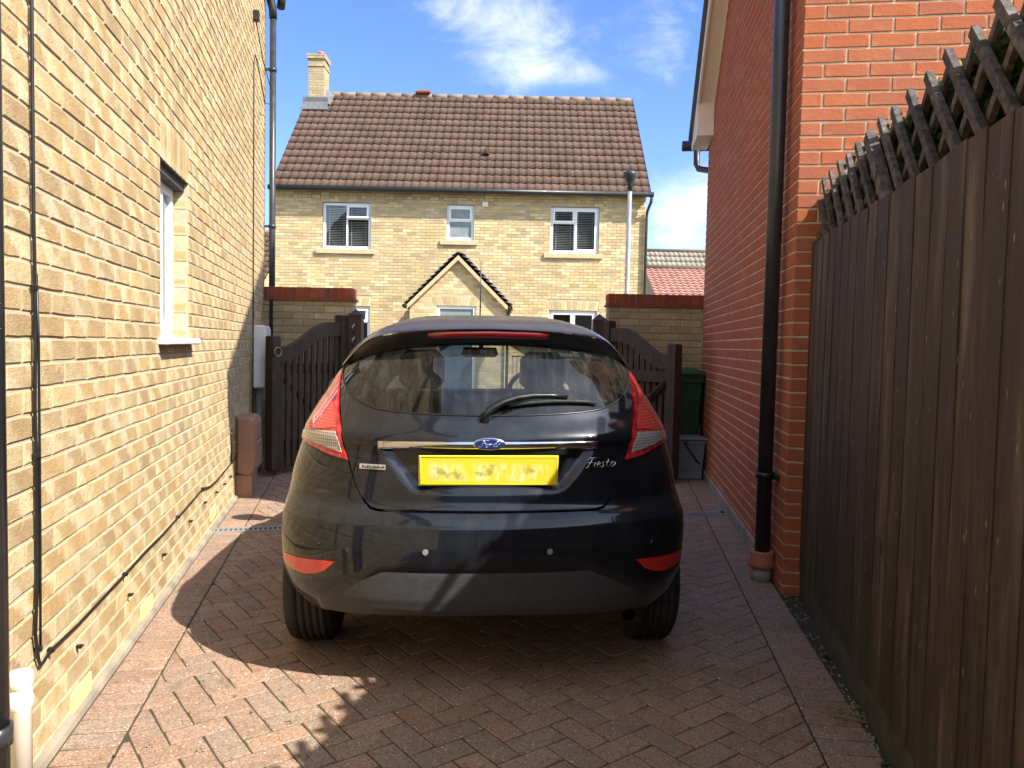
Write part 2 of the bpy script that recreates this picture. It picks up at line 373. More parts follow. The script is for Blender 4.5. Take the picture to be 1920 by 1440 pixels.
def ground():
    g = MB(); g.poly([(-400, -300, -.05), (400, -300, -.05), (400, 900, -.05), (-400, 900, -.05)])
    tag(g.build('ground', M['verge_grass'], attrs=False), kind='structure')
    g = MB(); g.poly([(-60, 9.6, -.044), (60, 9.6, -.044), (60, 15.0, -.044), (-60, 15.0, -.044)])
    tag(g.build('road', M['asphalt'], attrs=False), kind='structure')
    g = MB(); g.box((-60, 15.0, -.06), (60, 16.9, .06)); g.box((-60, 8.95, -.06), (-2.2, 9.6, .05)); g.box((1.6, 8.95, -.06), (60, 9.6, .05))
    tag(g.build('pavement', M['concrete'], attrs=False), kind='structure')
    # block paving: real blocks laid in herringbone with a border course along each wall
    rnd = random.Random(3); mb = MB()
    DR = Frame((-2.05, 5.25), (3.81, .92))
    def block(pts, moss=0.0):
        ar = sum(pts[i][0]*pts[(i+1) % len(pts)][1]-pts[(i+1) % len(pts)][0]*pts[i][1] for i in range(len(pts)))
        if abs(ar) < .0016: return
        if ar < 0: pts = pts[::-1]
        n = len(pts); c = (sum(p[0] for p in pts)/n, sum(p[1] for p in pts)/n)
        tx, ty, tz = rnd.gauss(0, .004), rnd.gauss(0, .004), rnd.uniform(-.0010, .0006)
        col = (rnd.random(), rnd.random(), moss)
        def inset(d):
            out = []
            for i in range(n):
                p0, p, p1 = Vector(pts[i-1]), Vector(pts[i]), Vector(pts[(i+1) % n])
                if (p-p0).length < 1e-5 or (p1-p).length < 1e-5: out.append(p); continue
                e0 = (p-p0).normalized(); e1 = (p1-p).normalized(); b = Vector((-e0.y-e1.y, e0.x+e1.x)); out.append(p+b*(d/max(.35, b.length_squared/2)))
            return out
        r = []
        for d, z in ((.0026, -.03), (.0026, -.004), (.0045, -.0012), (.007, 0)):
            r.append([mb.vert((p.x, p.y, z+(tz+(p.x-c[0])*tx+(p.y-c[1])*ty if z > -.02 else 0))) for p in inset(d)])
        for a, b in zip(r, r[1:]):
            for i in range(n): mb.face((a[i], a[(i+1) % n], b[(i+1) % n], b[i]), 0, None, col, True)
        mb.face(r[-1], 0, None, col)
    # half planes of the herringbone field
    def hp(fr, off, sign):
        a, b = fr.n.x*sign, fr.n.y*sign; c = fr.o.x*a+fr.o.y*b+off*sign; return (a, b, c)
    left = hp(LF, .216, -1); right = hp(PR, 0.0, -1)     # keep n>.216 of LF ; keep PR side left (n>0)
    right = (-PR.n.x, -PR.n.y, -(PR.o.x*PR.n.x+PR.o.y*PR.n.y))
    dlo = (DR.n.x, DR.n.y, DR.o.x*DR.n.x+DR.o.y*DR.n.y-.068); dhi = (-DR.n.x, -DR.n.y, -(DR.o.x*DR.n.x+DR.o.y*DR.n.y)-.068)
    ang = rad(37); ca, sa = math.cos(ang), math.sin(ang); W = .1
    for i in range(-70, 115):
        for j in range(-70, 115):
            k = (i-j) % 4
            if k == 0: q = [(i, j), (i+2, j), (i+2, j+1), (i, j+1)]
            elif k == 3: q = [(i, j), (i+1, j), (i+1, j+2), (i, j+2)]
            else: continue
            pts = [((x*ca-y*sa)*W, (x*sa+y*ca)*W) for x, y in q]
            cx = sum(p[0] for p in pts)/4; cy = sum(p[1] for p in pts)/4
            if cy < -1.5 or cy > 8.95 or abs(cx) > 3.2: continue
            pts = clip_poly(clip_poly(pts, *left), *right) if True else pts
            if len(pts) < 3: continue
            for cl in (dlo, dhi):
                q2 = clip_poly(pts, *cl)
                if len(q2) >= 3: block(q2, max(0, min(1, rnd.gauss(.25, .35))))
    for fr, n0, n1, s0, s1 in ((LF, .034, .214, -3.9, 6.5), (PR, -.196, -.002, -3.9, 6.0)):
        s = s0
        while s < s1:
            q = [fr(s, n0, 0), fr(s+.1, n0, 0), fr(s+.1, n1, 0), fr(s, n1, 0)]; q = [(p[0], p[1]) for p in q]
            for cl in (dlo, dhi):
                q2 = clip_poly(q, *cl)
                if len(q2) >= 3: block(q2, max(0, min(1, rnd.gauss(.35, .35))))
            s += .1
    tag(mb.build('driveway', M['paver']), kind='structure')
    g = MB(); g.poly([(-6, -4, -.0042), (5, -4, -.0042), (5, 8.95, -.0042), (-6, 8.95, -.0042)])
    tag(g.build('path_bed', M['joint_sand'], attrs=False), kind='structure')
    # slot drain
    t = empty('drain_channel', DR(0, 0, 0), 'long grey slotted metal drain channel crossing the block paving', 'drain')
    a, b = MB(), MB()
    L = 3.88; n = 118; p = L/n
    a.box((0, -.062, -.03), (L, -.034, .001), fr=DR); a.box((0, .034, -.03), (L, .062, .001), fr=DR)
    for i in range(n): a.box((i*p, -.034, -.02), (i*p+p*.5, .034, 0.0), fr=DR)
    a.build('grate', M['drain_metal'], t, attrs=False); b.box((0, -.034, -.035), (L, .034, -.026), fr=DR); b.build('trough', M['dark_gap'], t, attrs=False)
ground()

def window(house, fr, s0, s1, z0, z1, n, cells, blind=False, sill=None, room=True, glass='house_glass', name='window', fw=.055, label=None):
    """white frame set back to depth n; cells = (s0,s1,z0,z1,kind) as fractions, kind f fixed / o opener / t tilted opener"""
    mb = MB(); pn = MB(); bl = MB(); W, Hh = s1-s0, z1-z0
    mb.box((s0, n-.06, z0), (s0+fw, n, z1), fr=fr, bev=.006); mb.box((s1-fw, n-.06, z0), (s1, n, z1), fr=fr, bev=.006)
    mb.box((s0+fw, n-.059, z1-fw), (s1-fw, n-.001, z1), fr=fr, bev=.006); mb.box((s0+fw, n-.059, z0), (s1-fw, n-.001, z0+fw*1.15), fr=fr, bev=.006)
    for a, b, c, d, kind in cells:
        x0, x1, y0, y1 = s0+W*a, s0+W*b, z0+Hh*c, z0+Hh*d; g = fw*.55
        if a > 0: mb.box((x0-g/2, n-.058, y0), (x0+g/2, n-.002, y1), fr=fr, bev=.004)
        if c > 0: mb.box((x0, n-.057, y0-g/2), (x1, n-.003, y0+g/2), fr=fr, bev=.004)
        ix0, ix1 = (x0+fw if a == 0 else x0+g/2), (x1-fw if b == 1 else x1-g/2); iy0, iy1 = (y0+fw*1.15 if c == 0 else y0+g/2), (y1-fw if d == 1 else y1-g/2)
        out = 0.0
        if kind in 'ot':
            q = .038; o2 = .014; e = .012; tl = .05 if kind == 't' else 0.0
            def sf(s_, n_, z_): return fr(s_, n_+tl*(iy1-z_)/max(.01, iy1-iy0)*1.3, z_)
            mb.box((ix0-e, n-.02, iy0-e), (ix0+q, n+o2, iy1+e), fr=sf, bev=.005); mb.box((ix1-q, n-.02, iy0-e), (ix1+e, n+o2, iy1+e), fr=sf, bev=.005)
            mb.box((ix0+q, n-.02, iy1-q), (ix1-q, n+o2-.001, iy1+e), fr=sf, bev=.005); mb.box((ix0+q, n-.02, iy0-e), (ix1-q, n+o2-.001, iy0+q), fr=sf, bev=.005)
            gx0, gx1, gy0, gy1 = ix0+q, ix1-q, iy0+q, iy1-q
            pn.poly([sf(gx0, n-.005, gy0), sf(gx1, n-.005, gy0), sf(gx1, n-.005, gy1), sf(gx0, n-.005, gy1)])
        else:
            pn.poly([fr(ix0, n-.03, iy0), fr(ix1, n-.03, iy0), fr(ix1, n-.03, iy1), fr(ix0, n-.03, iy1)])
        if blind:
            z = iy0+.01
            while z < iy1-.02:
                bl.poly([fr(ix0, n-.11, z), fr(ix1, n-.11, z), fr(ix1, n-.085, z+.012), fr(ix0, n-.085, z+.012)]); z += .042
            for f_ in (.15, .85):
                xx = ix0+(ix1-ix0)*f_; bl.box((xx-.004, n-.09, iy0), (xx+.004, n-.083, iy1), fr=fr)
    w = mb.build(name, M['upvc'], house, attrs=False)
    if label: w['label'] = label
    pn.build('pane', M[glass], w, attrs=False)
    if blind: bl.build('blind', M['blind_white'], w, attrs=False)
    if sill:
        m = MB(); m.box(sill[0], sill[1], fr=fr, bev=.006); m.build('sill', M[sill[2]], w, attrs=False)
    if room:
        m = MB(); x0, x1, d = s0+.01, s1-.01, n-1.2
        P = lambda s_, n_, z_: fr(s_, n_, z_)
        m.poly([P(x0-.6, d, z0-.6), P(x1+.6, d, z0-.6), P(x1+.6, d, z1+.3), P(x0-.6, d, z1+.3)]); m.poly([P(x0-.6, d, z0-.6), P(x1+.6, d, z0-.6), P(x1, n-.13, z0), P(x0, n-.13, z0)])
        m.poly([P(x0-.6, d, z1+.3), P(x1+.6, d, z1+.3), P(x1, n-.13, z1), P(x0, n-.13, z1)]); m.poly([P(x0-.6, d, z0-.6), P(x0-.6, d, z1+.3), P(x0, n-.13, z1), P(x0, n-.13, z0)]); m.poly([P(x1+.6, d, z0-.6), P(x1+.6, d, z1+.3), P(x1, n-.13, z1), P(x1, n-.13, z0)])
        m.build('room_lining', M['room_dark'], w, attrs=False)
    return w

def tileroof(mb, e0, e1, r0, r1, rows, cols, amp=.018, lip=.03, seed=1, cut=None):
    """wavy tiles laid in rows from the eave e0-e1 up to the ridge r0-r1"""
    e0, e1, r0, r1 = map(Vector, (e0, e1, r0, r1)); rnd = random.Random(seed); nrm = (e1-e0).cross(r0-e0).normalized()
    if nrm.z < 0: nrm = -nrm
    K = 6; N = cols*K
    prev = None
    for i in range(rows):
        off = .5*(i % 2)*0
        cols_ = [(rnd.random(), rnd.random(), 0) for _ in range(cols+2)]
        lo, hi, un = [], [], []
        for k in range(N+1):
            u = k/N; ph = (k/K) % 1.0
            w = amp*(math.sin(2*math.pi*ph)+.35*math.sin(4*math.pi*ph))
            for lst, t, h in ((un, i/rows-.002, -.02), (lo, (i-.12)/rows, lip), (hi, (i+1)/rows, .004)):
                p = (e0+(e1-e0)*u)*(1-t)+(r0+(r1-r0)*u)*t
                lst.append(mb.vert(p+nrm*(h+w)))
        for k in range(N):
            c = cols_[(k+3)//K]
            mb.face((lo[k], lo[k+1], hi[k+1], hi[k]), 0, None, c, True)
            mb.face((un[k], un[k+1], lo[k+1], lo[k]), 0, None, c, False)

# ---------------------------------------------------------------- left house
def left_house():
    base = LF(1.0, 0, 0)
    h = empty('yellow_brick_house', base, 'tall yellow brick side wall of the house along the left of the drive', 'house')
    w = MB(); op = (1.607, 2.284, 1.31, 2.21); z0 = -.035
    brickwall(w, LF, -3.6, 6.35, z0, 5.25, [(1.607, 2.284, 1.312, 2.2149+.215)], seed=11, jit=.002, d=.0044, ph=.06)
    soldiers(w, LF, 1.607, 2.284, 2.215, 2.43, 5, d=.0044)
    for fr, sd in ((Frame(LF(2.284, 0, 0)[:2], (-LF.n.x, -LF.n.y)), 3), (Frame(LF(1.607, 0, 0)[:2], (-LF.n.x, -LF.n.y), flip=True), 4)):
        brickwall(w, fr, .0, .1, z0+.075*18, 2.21, seed=sd, d=.004, bl=.12, ph=.135); w.poly([fr(-.001, .001, 1.3), fr(.16, .001, 1.3), fr(.16, .001, 2.215), fr(-.001, .001, 2.215)], 1)
    plane_holes(w, LF, [(-3.6, -.1), (6.34, -.1), (6.34, 5.25), (-3.6, 5.25)], [op], 0.0, 1)
    w.poly([LF(6.34, 0, -.1), LF(6.34, -5, -.1), LF(6.34, -5, 5.25), LF(6.34, 0, 5.25)], 1); w.poly([LF(-3.6, 0, -.1), LF(-3.6, -5, -.1), LF(-3.6, -5, 5.25), LF(-3.6, 0, 5.25)], 1)
    w.poly([LF(-3.6, -5, -.1), LF(6.34, -5, -.1), LF(6.34, -5, 5.25), LF(-3.6, -5, 5.25)], 1); w.poly([LF(-3.6, 0, 5.25), LF(6.34, 0, 5.25), LF(6.34, -5, 5.25), LF(-3.6, -5, 5.25)], 1)
    for a, b, z in ((1.607, 2.284, 1.31), (1.607, 2.284, 2.21)): w.poly([LF(a, .002, z), LF(b, .002, z), LF(b, -.16, z), LF(a, -.16, z)], 2 if z > 2 else 1)  # underside of the window head gets its shade from a dark material
    w.box((1.607, -.10, 2.165), (2.284, -.02, 2.209), 2, fr=LF); w.build('wall', [M['yellow_brick'], M['yellow_mortar'], M['head_shade']], h)  # dark bar adds to the painted shade under the head
    p = MB(); p.prism([(0, 0), (.032, 0), (.026, .018), (0, .028)], -3.6, 6.3, fr=lambda x, y, s: LF(s, x, y-.004)); p.build('plinth', M['plinth'], h, attrs=False)
    window(h, LF, 1.607, 2.284, 1.31, 2.21, -.085, [(0, .5, 0, .28, 'f'), (0, .5, .28, .64, 'f'), (0, .5, .64, 1, 'f'), (.5, 1, 0, 1, 'o')], sill=((1.55, -.085, 1.285), (2.34, .062, 1.318), 'upvc'))
    r = MB()
    A = lambda s, n, z: LF(s, n, z)
    r.poly([A(-3.8, .25, 5.27), A(6.6, .25, 5.27), A(6.6, -2.5, 7.7), A(-3.8, -2.5, 7.7)]); r.poly([A(-3.8, -5.2, 5.27), A(6.6, -5.2, 5.27), A(6.6, -2.5, 7.7), A(-3.8, -2.5, 7.7)]); r.poly([A(6.34, 0, 5.25), A(6.34, -5, 5.25), A(6.34, -2.5, 7.6)]); r.poly([A(-3.6, 0, 5.25), A(-3.6, -5, 5.25), A(-3.6, -2.5, 7.6)]); r.poly([A(-3.8, .25, 5.26), A(6.6, .25, 5.26), A(6.6, 0, 5.26), A(-3.8, 0, 5.26)])
    r.build('roof', M['brown_tile'], h)
    # downpipe at the far corner, its swan neck and the gutter end
    d = MB(); d.tube([A(6.27, .09, .02), A(6.27, .09, 4.78)], .034, 12)
    for z in (1.2, 2.55, 4.22): d.tube([A(6.27, .09, z-.02), A(6.27, .09, z+.02)], .040, 12); d.box((6.255, .0, z-.012), (6.285, .06, z+.012), fr=LF)
    pipe = d.build('downpipe', M['grey_pipe'], h, attrs=False)
    d = MB(); d.tube([A(6.27, .09, 4.76), A(6.27, .085, 4.86), A(6.24, .05, 5.0), A(6.23, .02, 5.2)], .043, 12); d.tube([A(6.24, .055, 4.96), A(6.22, .03, 5.06)], .05, 12); d.build('offset_bend', M['black_plastic'], pipe, attrs=False)
    d = MB(); d.tube([A(6.56, .165, 5.22), A(6.52, .145, 4.98)], .045, 10); d.tube([A(6.56, .165, 5.22), A(6.56, -1, 5.24)], .05, 10); d.build('gutter', M['black_plastic'], h, attrs=False)
    for s, z in ((.40, -.03), (1.30, -.03), (3.08, .035)):
        d = MB(); d.box((s-.1, .0, z+.032), (s+.1, .011, z+.118), fr=LF, bev=.002)
        for k in range(7):
            d.box((s-.095, .011, z+.040+k*.0108), (s+.095, .0145, z+.0455+k*.0108), fr=LF)
        d.build('air_brick', M['air_brick'], h, attrs=False)
    return h
HL = left_house()

def cables():
    rnd = random.Random(5)
    c = MB(); P = lambda s, z, n=.016: LF(s, n, z)
    a = [P(.0, 5.2), P(-.002, 4.0), P(.001, 3.0), P(.003, 2.3), P(.000, 1.66), P(.004, 1.5), P(-.004, 1.30, .018), P(-.006, 1.1), P(.0, .95), P(.0, .6), P(-.022, .42), P(.0, .335), P(.012, .316), P(.03, .312), P(.095, .326), P(.35, .318), P(.62, .322), P(.92, .324), P(1.27, .331), P(1.6, .328), P(1.935, .338), P(2.3, .345), P(2.66, .358), P(2.95, .322), P(3.21, .315), P(3.55, .325), P(3.88, .34), P(4.05, .33), P(4.16, .36)]
    for k in range(1, 3): pass
    c.tube(a, .0052, 8); c.tube([P(.0, 1.5, .022), P(.007, 1.3, .023), P(.009, 1.0, .022), P(.006, .7, .022), P(.004, .36, .020)], .0038, 6)
    for s, z in ((0, 1.46), (0, .96), (0, .37), (.10, .327), (.92, .324), (1.935, .338), (2.66, .358)): c.box((s-.006, .006, z-.009), (s+.006, .026, z+.009), fr=LF, bev=.003)
    c.build_top('cable', M['cable_black'], 'thick black cable clipped down the yellow wall and then along its foot', 'cable', LF(0, 0, .3))
    for i, (s, z) in enumerate(((.36, .235), (1.0, .21), (1.62, .215), (2.28, .235), (2.75, .25), (3.2, .23), (3.55, .225), (3.85, .23))):
        c = MB(); c.box((s-.006, .006, z-.007), (s+.006, .024, z+.007), fr=LF, bev=.002); c.tube([LF(s, .020, z+.004), LF(s, .03, z+.004)], .004, 6)
        c.build_top('cable_clip', M['cable_black'], 'small empty black cable clip left in the yellow brickwork below the thick cable', 'cable clip', LF(s, 0, z), 'empty cable clips along the foot of the yellow wall')
    c = MB(); c.tube([P(3.88, .33), P(3.90, .45, .014), P(3.885, .56, .014), P(3.91, .60, .014)], .008, 6)
    c.build_top('cable_end', M['cable_black'], 'short loose black cable end rising from the thick cable beside the brown meter box', 'cable', LF(3.9, 0, .33))
    s = LF.s_of(-2.525, 7.45); c = MB(); q = [P(s, .6, .012), P(s, 2, .012), P(s+.003, 3, .012), P(s, 3.95, .012), P(s+.03, 4.03, .02), P(s+.2, 3.92, .04), P(s+.5, 3.72, .06), P(s+.8, 3.8, .08)]
    c.tube(q, .0055, 6); c.build_top('thin_cable', M['cable_black'], 'thin black cable running up the yellow wall above the white meter box', 'cable', P(s, .6))
    c = MB(); c.box((s-.03, .006, 4.33), (s+.03, .06, 4.43), fr=LF, bev=.008); c.tube([P(s, 4.34, .03), P(s+.35, 4.12, .05), P(s+.9, 3.98, .08)], .005, 6)
    c.build_top('junction_box', M['cable_black'], 'small black junction box high on the yellow wall near the downpipe', 'junction box', P(s, 4.33))
cables()

def meters():
    s0 = LF.s_of(-2.532, 7.5)
    t = empty('meter_cabinet', LF(s0+.2, 0, .84), 'white electricity meter cabinet on the far end of the yellow wall', 'meter box')
    m = MB(); m.box((s0, .008, .845), (s0+.50, .115, 1.46), fr=LF, bev=.012); m.build('box', M['meter_white'], t, attrs=False)
    m = MB(); m.box((s0+.03, .115, .875), (s0+.47, .125, 1.43), fr=LF, bev=.004); m.build('door', M['meter_white'], t, attrs=False)
    m = MB(); m.box((s0+.22, .125, .92), (s0+.28, .1275, .95), fr=LF); m.build('lock', M['grey_plastic'], t, attrs=False)
    m = MB(); m.tube([LF(s0+.12, .05, .845), LF(s0+.12, .05, .0)], .028, 10); m.build('conduit', M['soil_grey'], t, attrs=False)
    s1 = LF.s_of(-2.294, 6.36)
    t = empty('gas_meter_box', LF(s1+.2, .1, 0), 'brown plastic gas meter box standing on a plinth against the yellow wall', 'meter box')
    prof = [(.008, .20), (.10, .17), (.15, .20), (.172, .25), (.172, .61), (.155, .66), (.12, .672), (.008, .672)]
    m = MB(); m.prism(prof, s1, s1+.40, fr=lambda n, z, s: LF(s, n, z), bev=.02); m.build('box', M['meter_brown'], t, attrs=False)
    m = MB(); m.prism([(.1725, .235), (.181, .245), (.181, .45), (.1725, .46)], s1+.05, s1+.34, fr=lambda n, z, s: LF(s, n, z)); m.build('door', M['meter_brown'], t, attrs=False)
    m = MB(); m.box((s1+.02, .1725, .475), (s1+.38, .1735, .481), fr=LF); m.build('lid_seam', M['dark_gap'], t, attrs=False); m = MB(); m.lathe([(.012, 0), (.012, .004), (.006, .006)], LF(s1+.2, .181, .425), 10, 'x'); m.build('lock', M['black_plastic'], t, attrs=False)
    m = MB(); m.box((s1+.01, .008, -.01), (s1+.39, .135, .185), fr=LF, bev=.008); m.build('plinth', M['meter_brown'], t, attrs=False)
    t = empty('pipe_stub', (-1.368, 2.12, 0), 'short white plastic pipe stub with a cap at the left edge of the drive', 'pipe')
    m = MB(); m.lathe([(.029, -.01), (.029, .27), (.033, .275), (.034, .30), (.030, .305), (.030, .33)], (-1.368, 2.12, 0), 24); m.build('pipe', M['white_pipe'], t, attrs=False)
    m = MB(); m.lathe([(.030, .330), (.0335, .333), (.0335, .366), (.029, .373), (.0, .375)], (-1.368, 2.12, 0), 24); m.build('cap', M['white_pipe'], t, attrs=False)
    m = MB(); x, y = -1.256, 1.90; m.tube([(x-.036, y, 0), (x-.036, y, 5.0)], .034, 14)
    m.tube([(x-.036, y, .28), (x-.036, y, .33)], .041, 14); m.tube([(x-.036, y, 2.8), (x-.036, y, 2.85)], .041, 14)
    m.build_top('drainpipe', M['grey_pipe'], 'dark drainpipe at the extreme left edge beside the white pipe stub', 'drainpipe', (x-.036, y, 0))
meters()

# ---------------------------------------------------------------- right house
def right_house():
    h = empty('red_brick_house', RF(2, -.2, 0), 'orange red brick house on the right with a gable wall along the drive', 'house')
    w = MB(); Ls = 4.26; zf, k = 3.5, .775; sk = 2.85; zk = zf+k*(Ls-sk); z0 = -.025
    prof = [(Ls, zf), (sk, zk), (1.75, 7.34), (0, 5.5)]           # verge: shallow eaves end, then the steep roof out of view above
    brickwall(w, RF, 0.0, Ls, z0, 5.2, planes=[(k, 1, zf+k*Ls)], seed=21, jit=.0012, d=.0045, ph=.1125)
    brickwall(w, RFF, .0, 3.2, z0, 5.2, seed=22, jit=.0014, d=.0055, ph=0.0)
    out = [(0, -.1), (Ls, -.1)]+prof
    plane_holes(w, RF, out, [], 0.0, 1)
    w.poly([RFF(0, 0, -.1), RFF(3.2, 0, -.1), RFF(3.2, 0, 5.5), RFF(0, 0, 5.5)], 1)
    D = -6
    w.poly([RF(Ls, 0, -.1), RF(Ls, D, -.1), RF(Ls, D, zf), RF(Ls, 0, zf)], 1)
    w.build('wall', [M['red_brick'], M['red_mortar']], h)
    p = MB(); p.prism([(0, 0), (.02, 0), (.018, .085), (0, .10)], .25, Ls, fr=lambda n, z, s: RF(s, n, z-.004)); p.build('plinth', M['plinth'], h, attrs=False)
    O = .17
    def V(s, n, dz=0):
        for (s1, z1), (s2, z2) in zip(prof, prof[1:]):
            if s >= s2-1e-6: return RF(s, n, z1+(z2-z1)*(s1-s)/(s1-s2)+dz)
        return RF(s, n, 5.5+1.05*s+dz)
    segs = [(Ls, sk), (sk, 1.75), (1.75, -.35)]
    r = MB()
    for a, b in [(Ls+.12, sk)]+segs[1:]:
        r.poly([V(a, O+.04, .20), V(b, O+.04, .20), V(b, D, .20), V(a, D, .20)]); r.poly([V(a, O+.04, .16), V(b, O+.04, .16), V(b, O+.04, .20), V(a, O+.04, .20)]); r.poly([V(a, O+.04, .16), V(b, O+.04, .16), V(b, D, .16), V(a, D, .16)])
    r.build('roof', M['slate'], h)
    s = MB()
    for a, b in [(Ls-.38, sk)]+segs[1:]: s.poly([V(a, -.01, .015), V(b, -.01, .015), V(b, O, .015), V(a, O, .015)])
    s.build('soffit', M['cream_paint'], h, attrs=False)
    b_ = MB()
    for a, b in [(Ls+.06, sk)]+segs[1:]:
        q = (O-.02, O)
        P = [V(a, q[0], -.01), V(b, q[0], -.01), V(b, q[1], -.01), V(a, q[1], -.01)]; T = [V(a, q[0], .158), V(b, q[0], .158), V(b, q[1], .158), V(a, q[1], .158)]
        i = [b_.vert(x) for x in P+T]
        for f in ((0, 1, 2, 3), (4, 5, 6, 7), (0, 1, 5, 4), (1, 2, 6, 5), (2, 3, 7, 6), (3, 0, 4, 7)): b_.face([i[x] for x in f])
    b_.build('barge_board', M['cream_paint'], h, attrs=False)
    e = MB(); e.prism([(Ls-.40, zf-.01), (Ls+.20, zf-.01), (Ls+.20, zf+.05), (Ls-.40, zf+k*.4+.01)], .004, O-.003, fr=lambda s, z, n: RF(s, n, z)); e.build('eaves_box', M['cream_paint'], h, attrs=False)
    g = MB(); g.tube([RF(Ls+.30, O+.09, zf+.06), RF(Ls+.30, D, zf+.06)], .058, 12); g.build('gutter', M['black_plastic'], h, attrs=False)
    g = MB(); g.tube([RF(Ls+.28, .10, zf+.03), RF(Ls+.28, .10, zf-.14), RF(Ls+.26, .075, zf-.20), RF(Ls+.14, -.03, zf-.245), RF(Ls+.08, -.05, zf-.30), RF(Ls+.08, -.05, 0)], .034, 10); g.build('downpipe', M['black_plastic'], h, attrs=False)
    # the big pipe near the corner
    s = .235; n = .068
    g = MB(); g.tube([RF(s, n, .11), RF(s, n, 5.1)], .042, 18); pipe = g.build('soil_pipe', M['grey_pipe'], h, attrs=False)
    g = MB(); g.tube([RF(s, n, .59), RF(s, n, .625)], .052, 18); g.box((s-.10, .0, .596), (s-.02, .035, .618), fr=RF); g.box((s-.02, .0, .60), (s+.02, n, .615), fr=RF)
    g.build('bracket', M['black_plastic'], pipe, attrs=False)
    c = RF(s, n, 0)
    g = MB(); g.lathe([(.045, .17), (.064, .172), (.066, .162), (.064, .125), (.074, .108), (.076, .095), (.070, .078), (.055, .07)], c, 28); g.build('collar', M['terracotta'], pipe, attrs=False)
    g = MB(); g.lathe([(.056, -.01), (.056, .08), (.04, .085)], c, 28); g.build('gully', M['soil_grey'], pipe, attrs=False)
    g = MB(); q = RF(s+.12, .035, 0); g.tube([(q[0], q[1], -.01), (q[0], q[1], .20)], .036, 16); g.tube([RF(s+.12, .035, .20), RF(s+.125, .012, .30)], [.036, .016], 16); g.build('waste_stub', M['soil_grey'], h, attrs=False)
right_house()

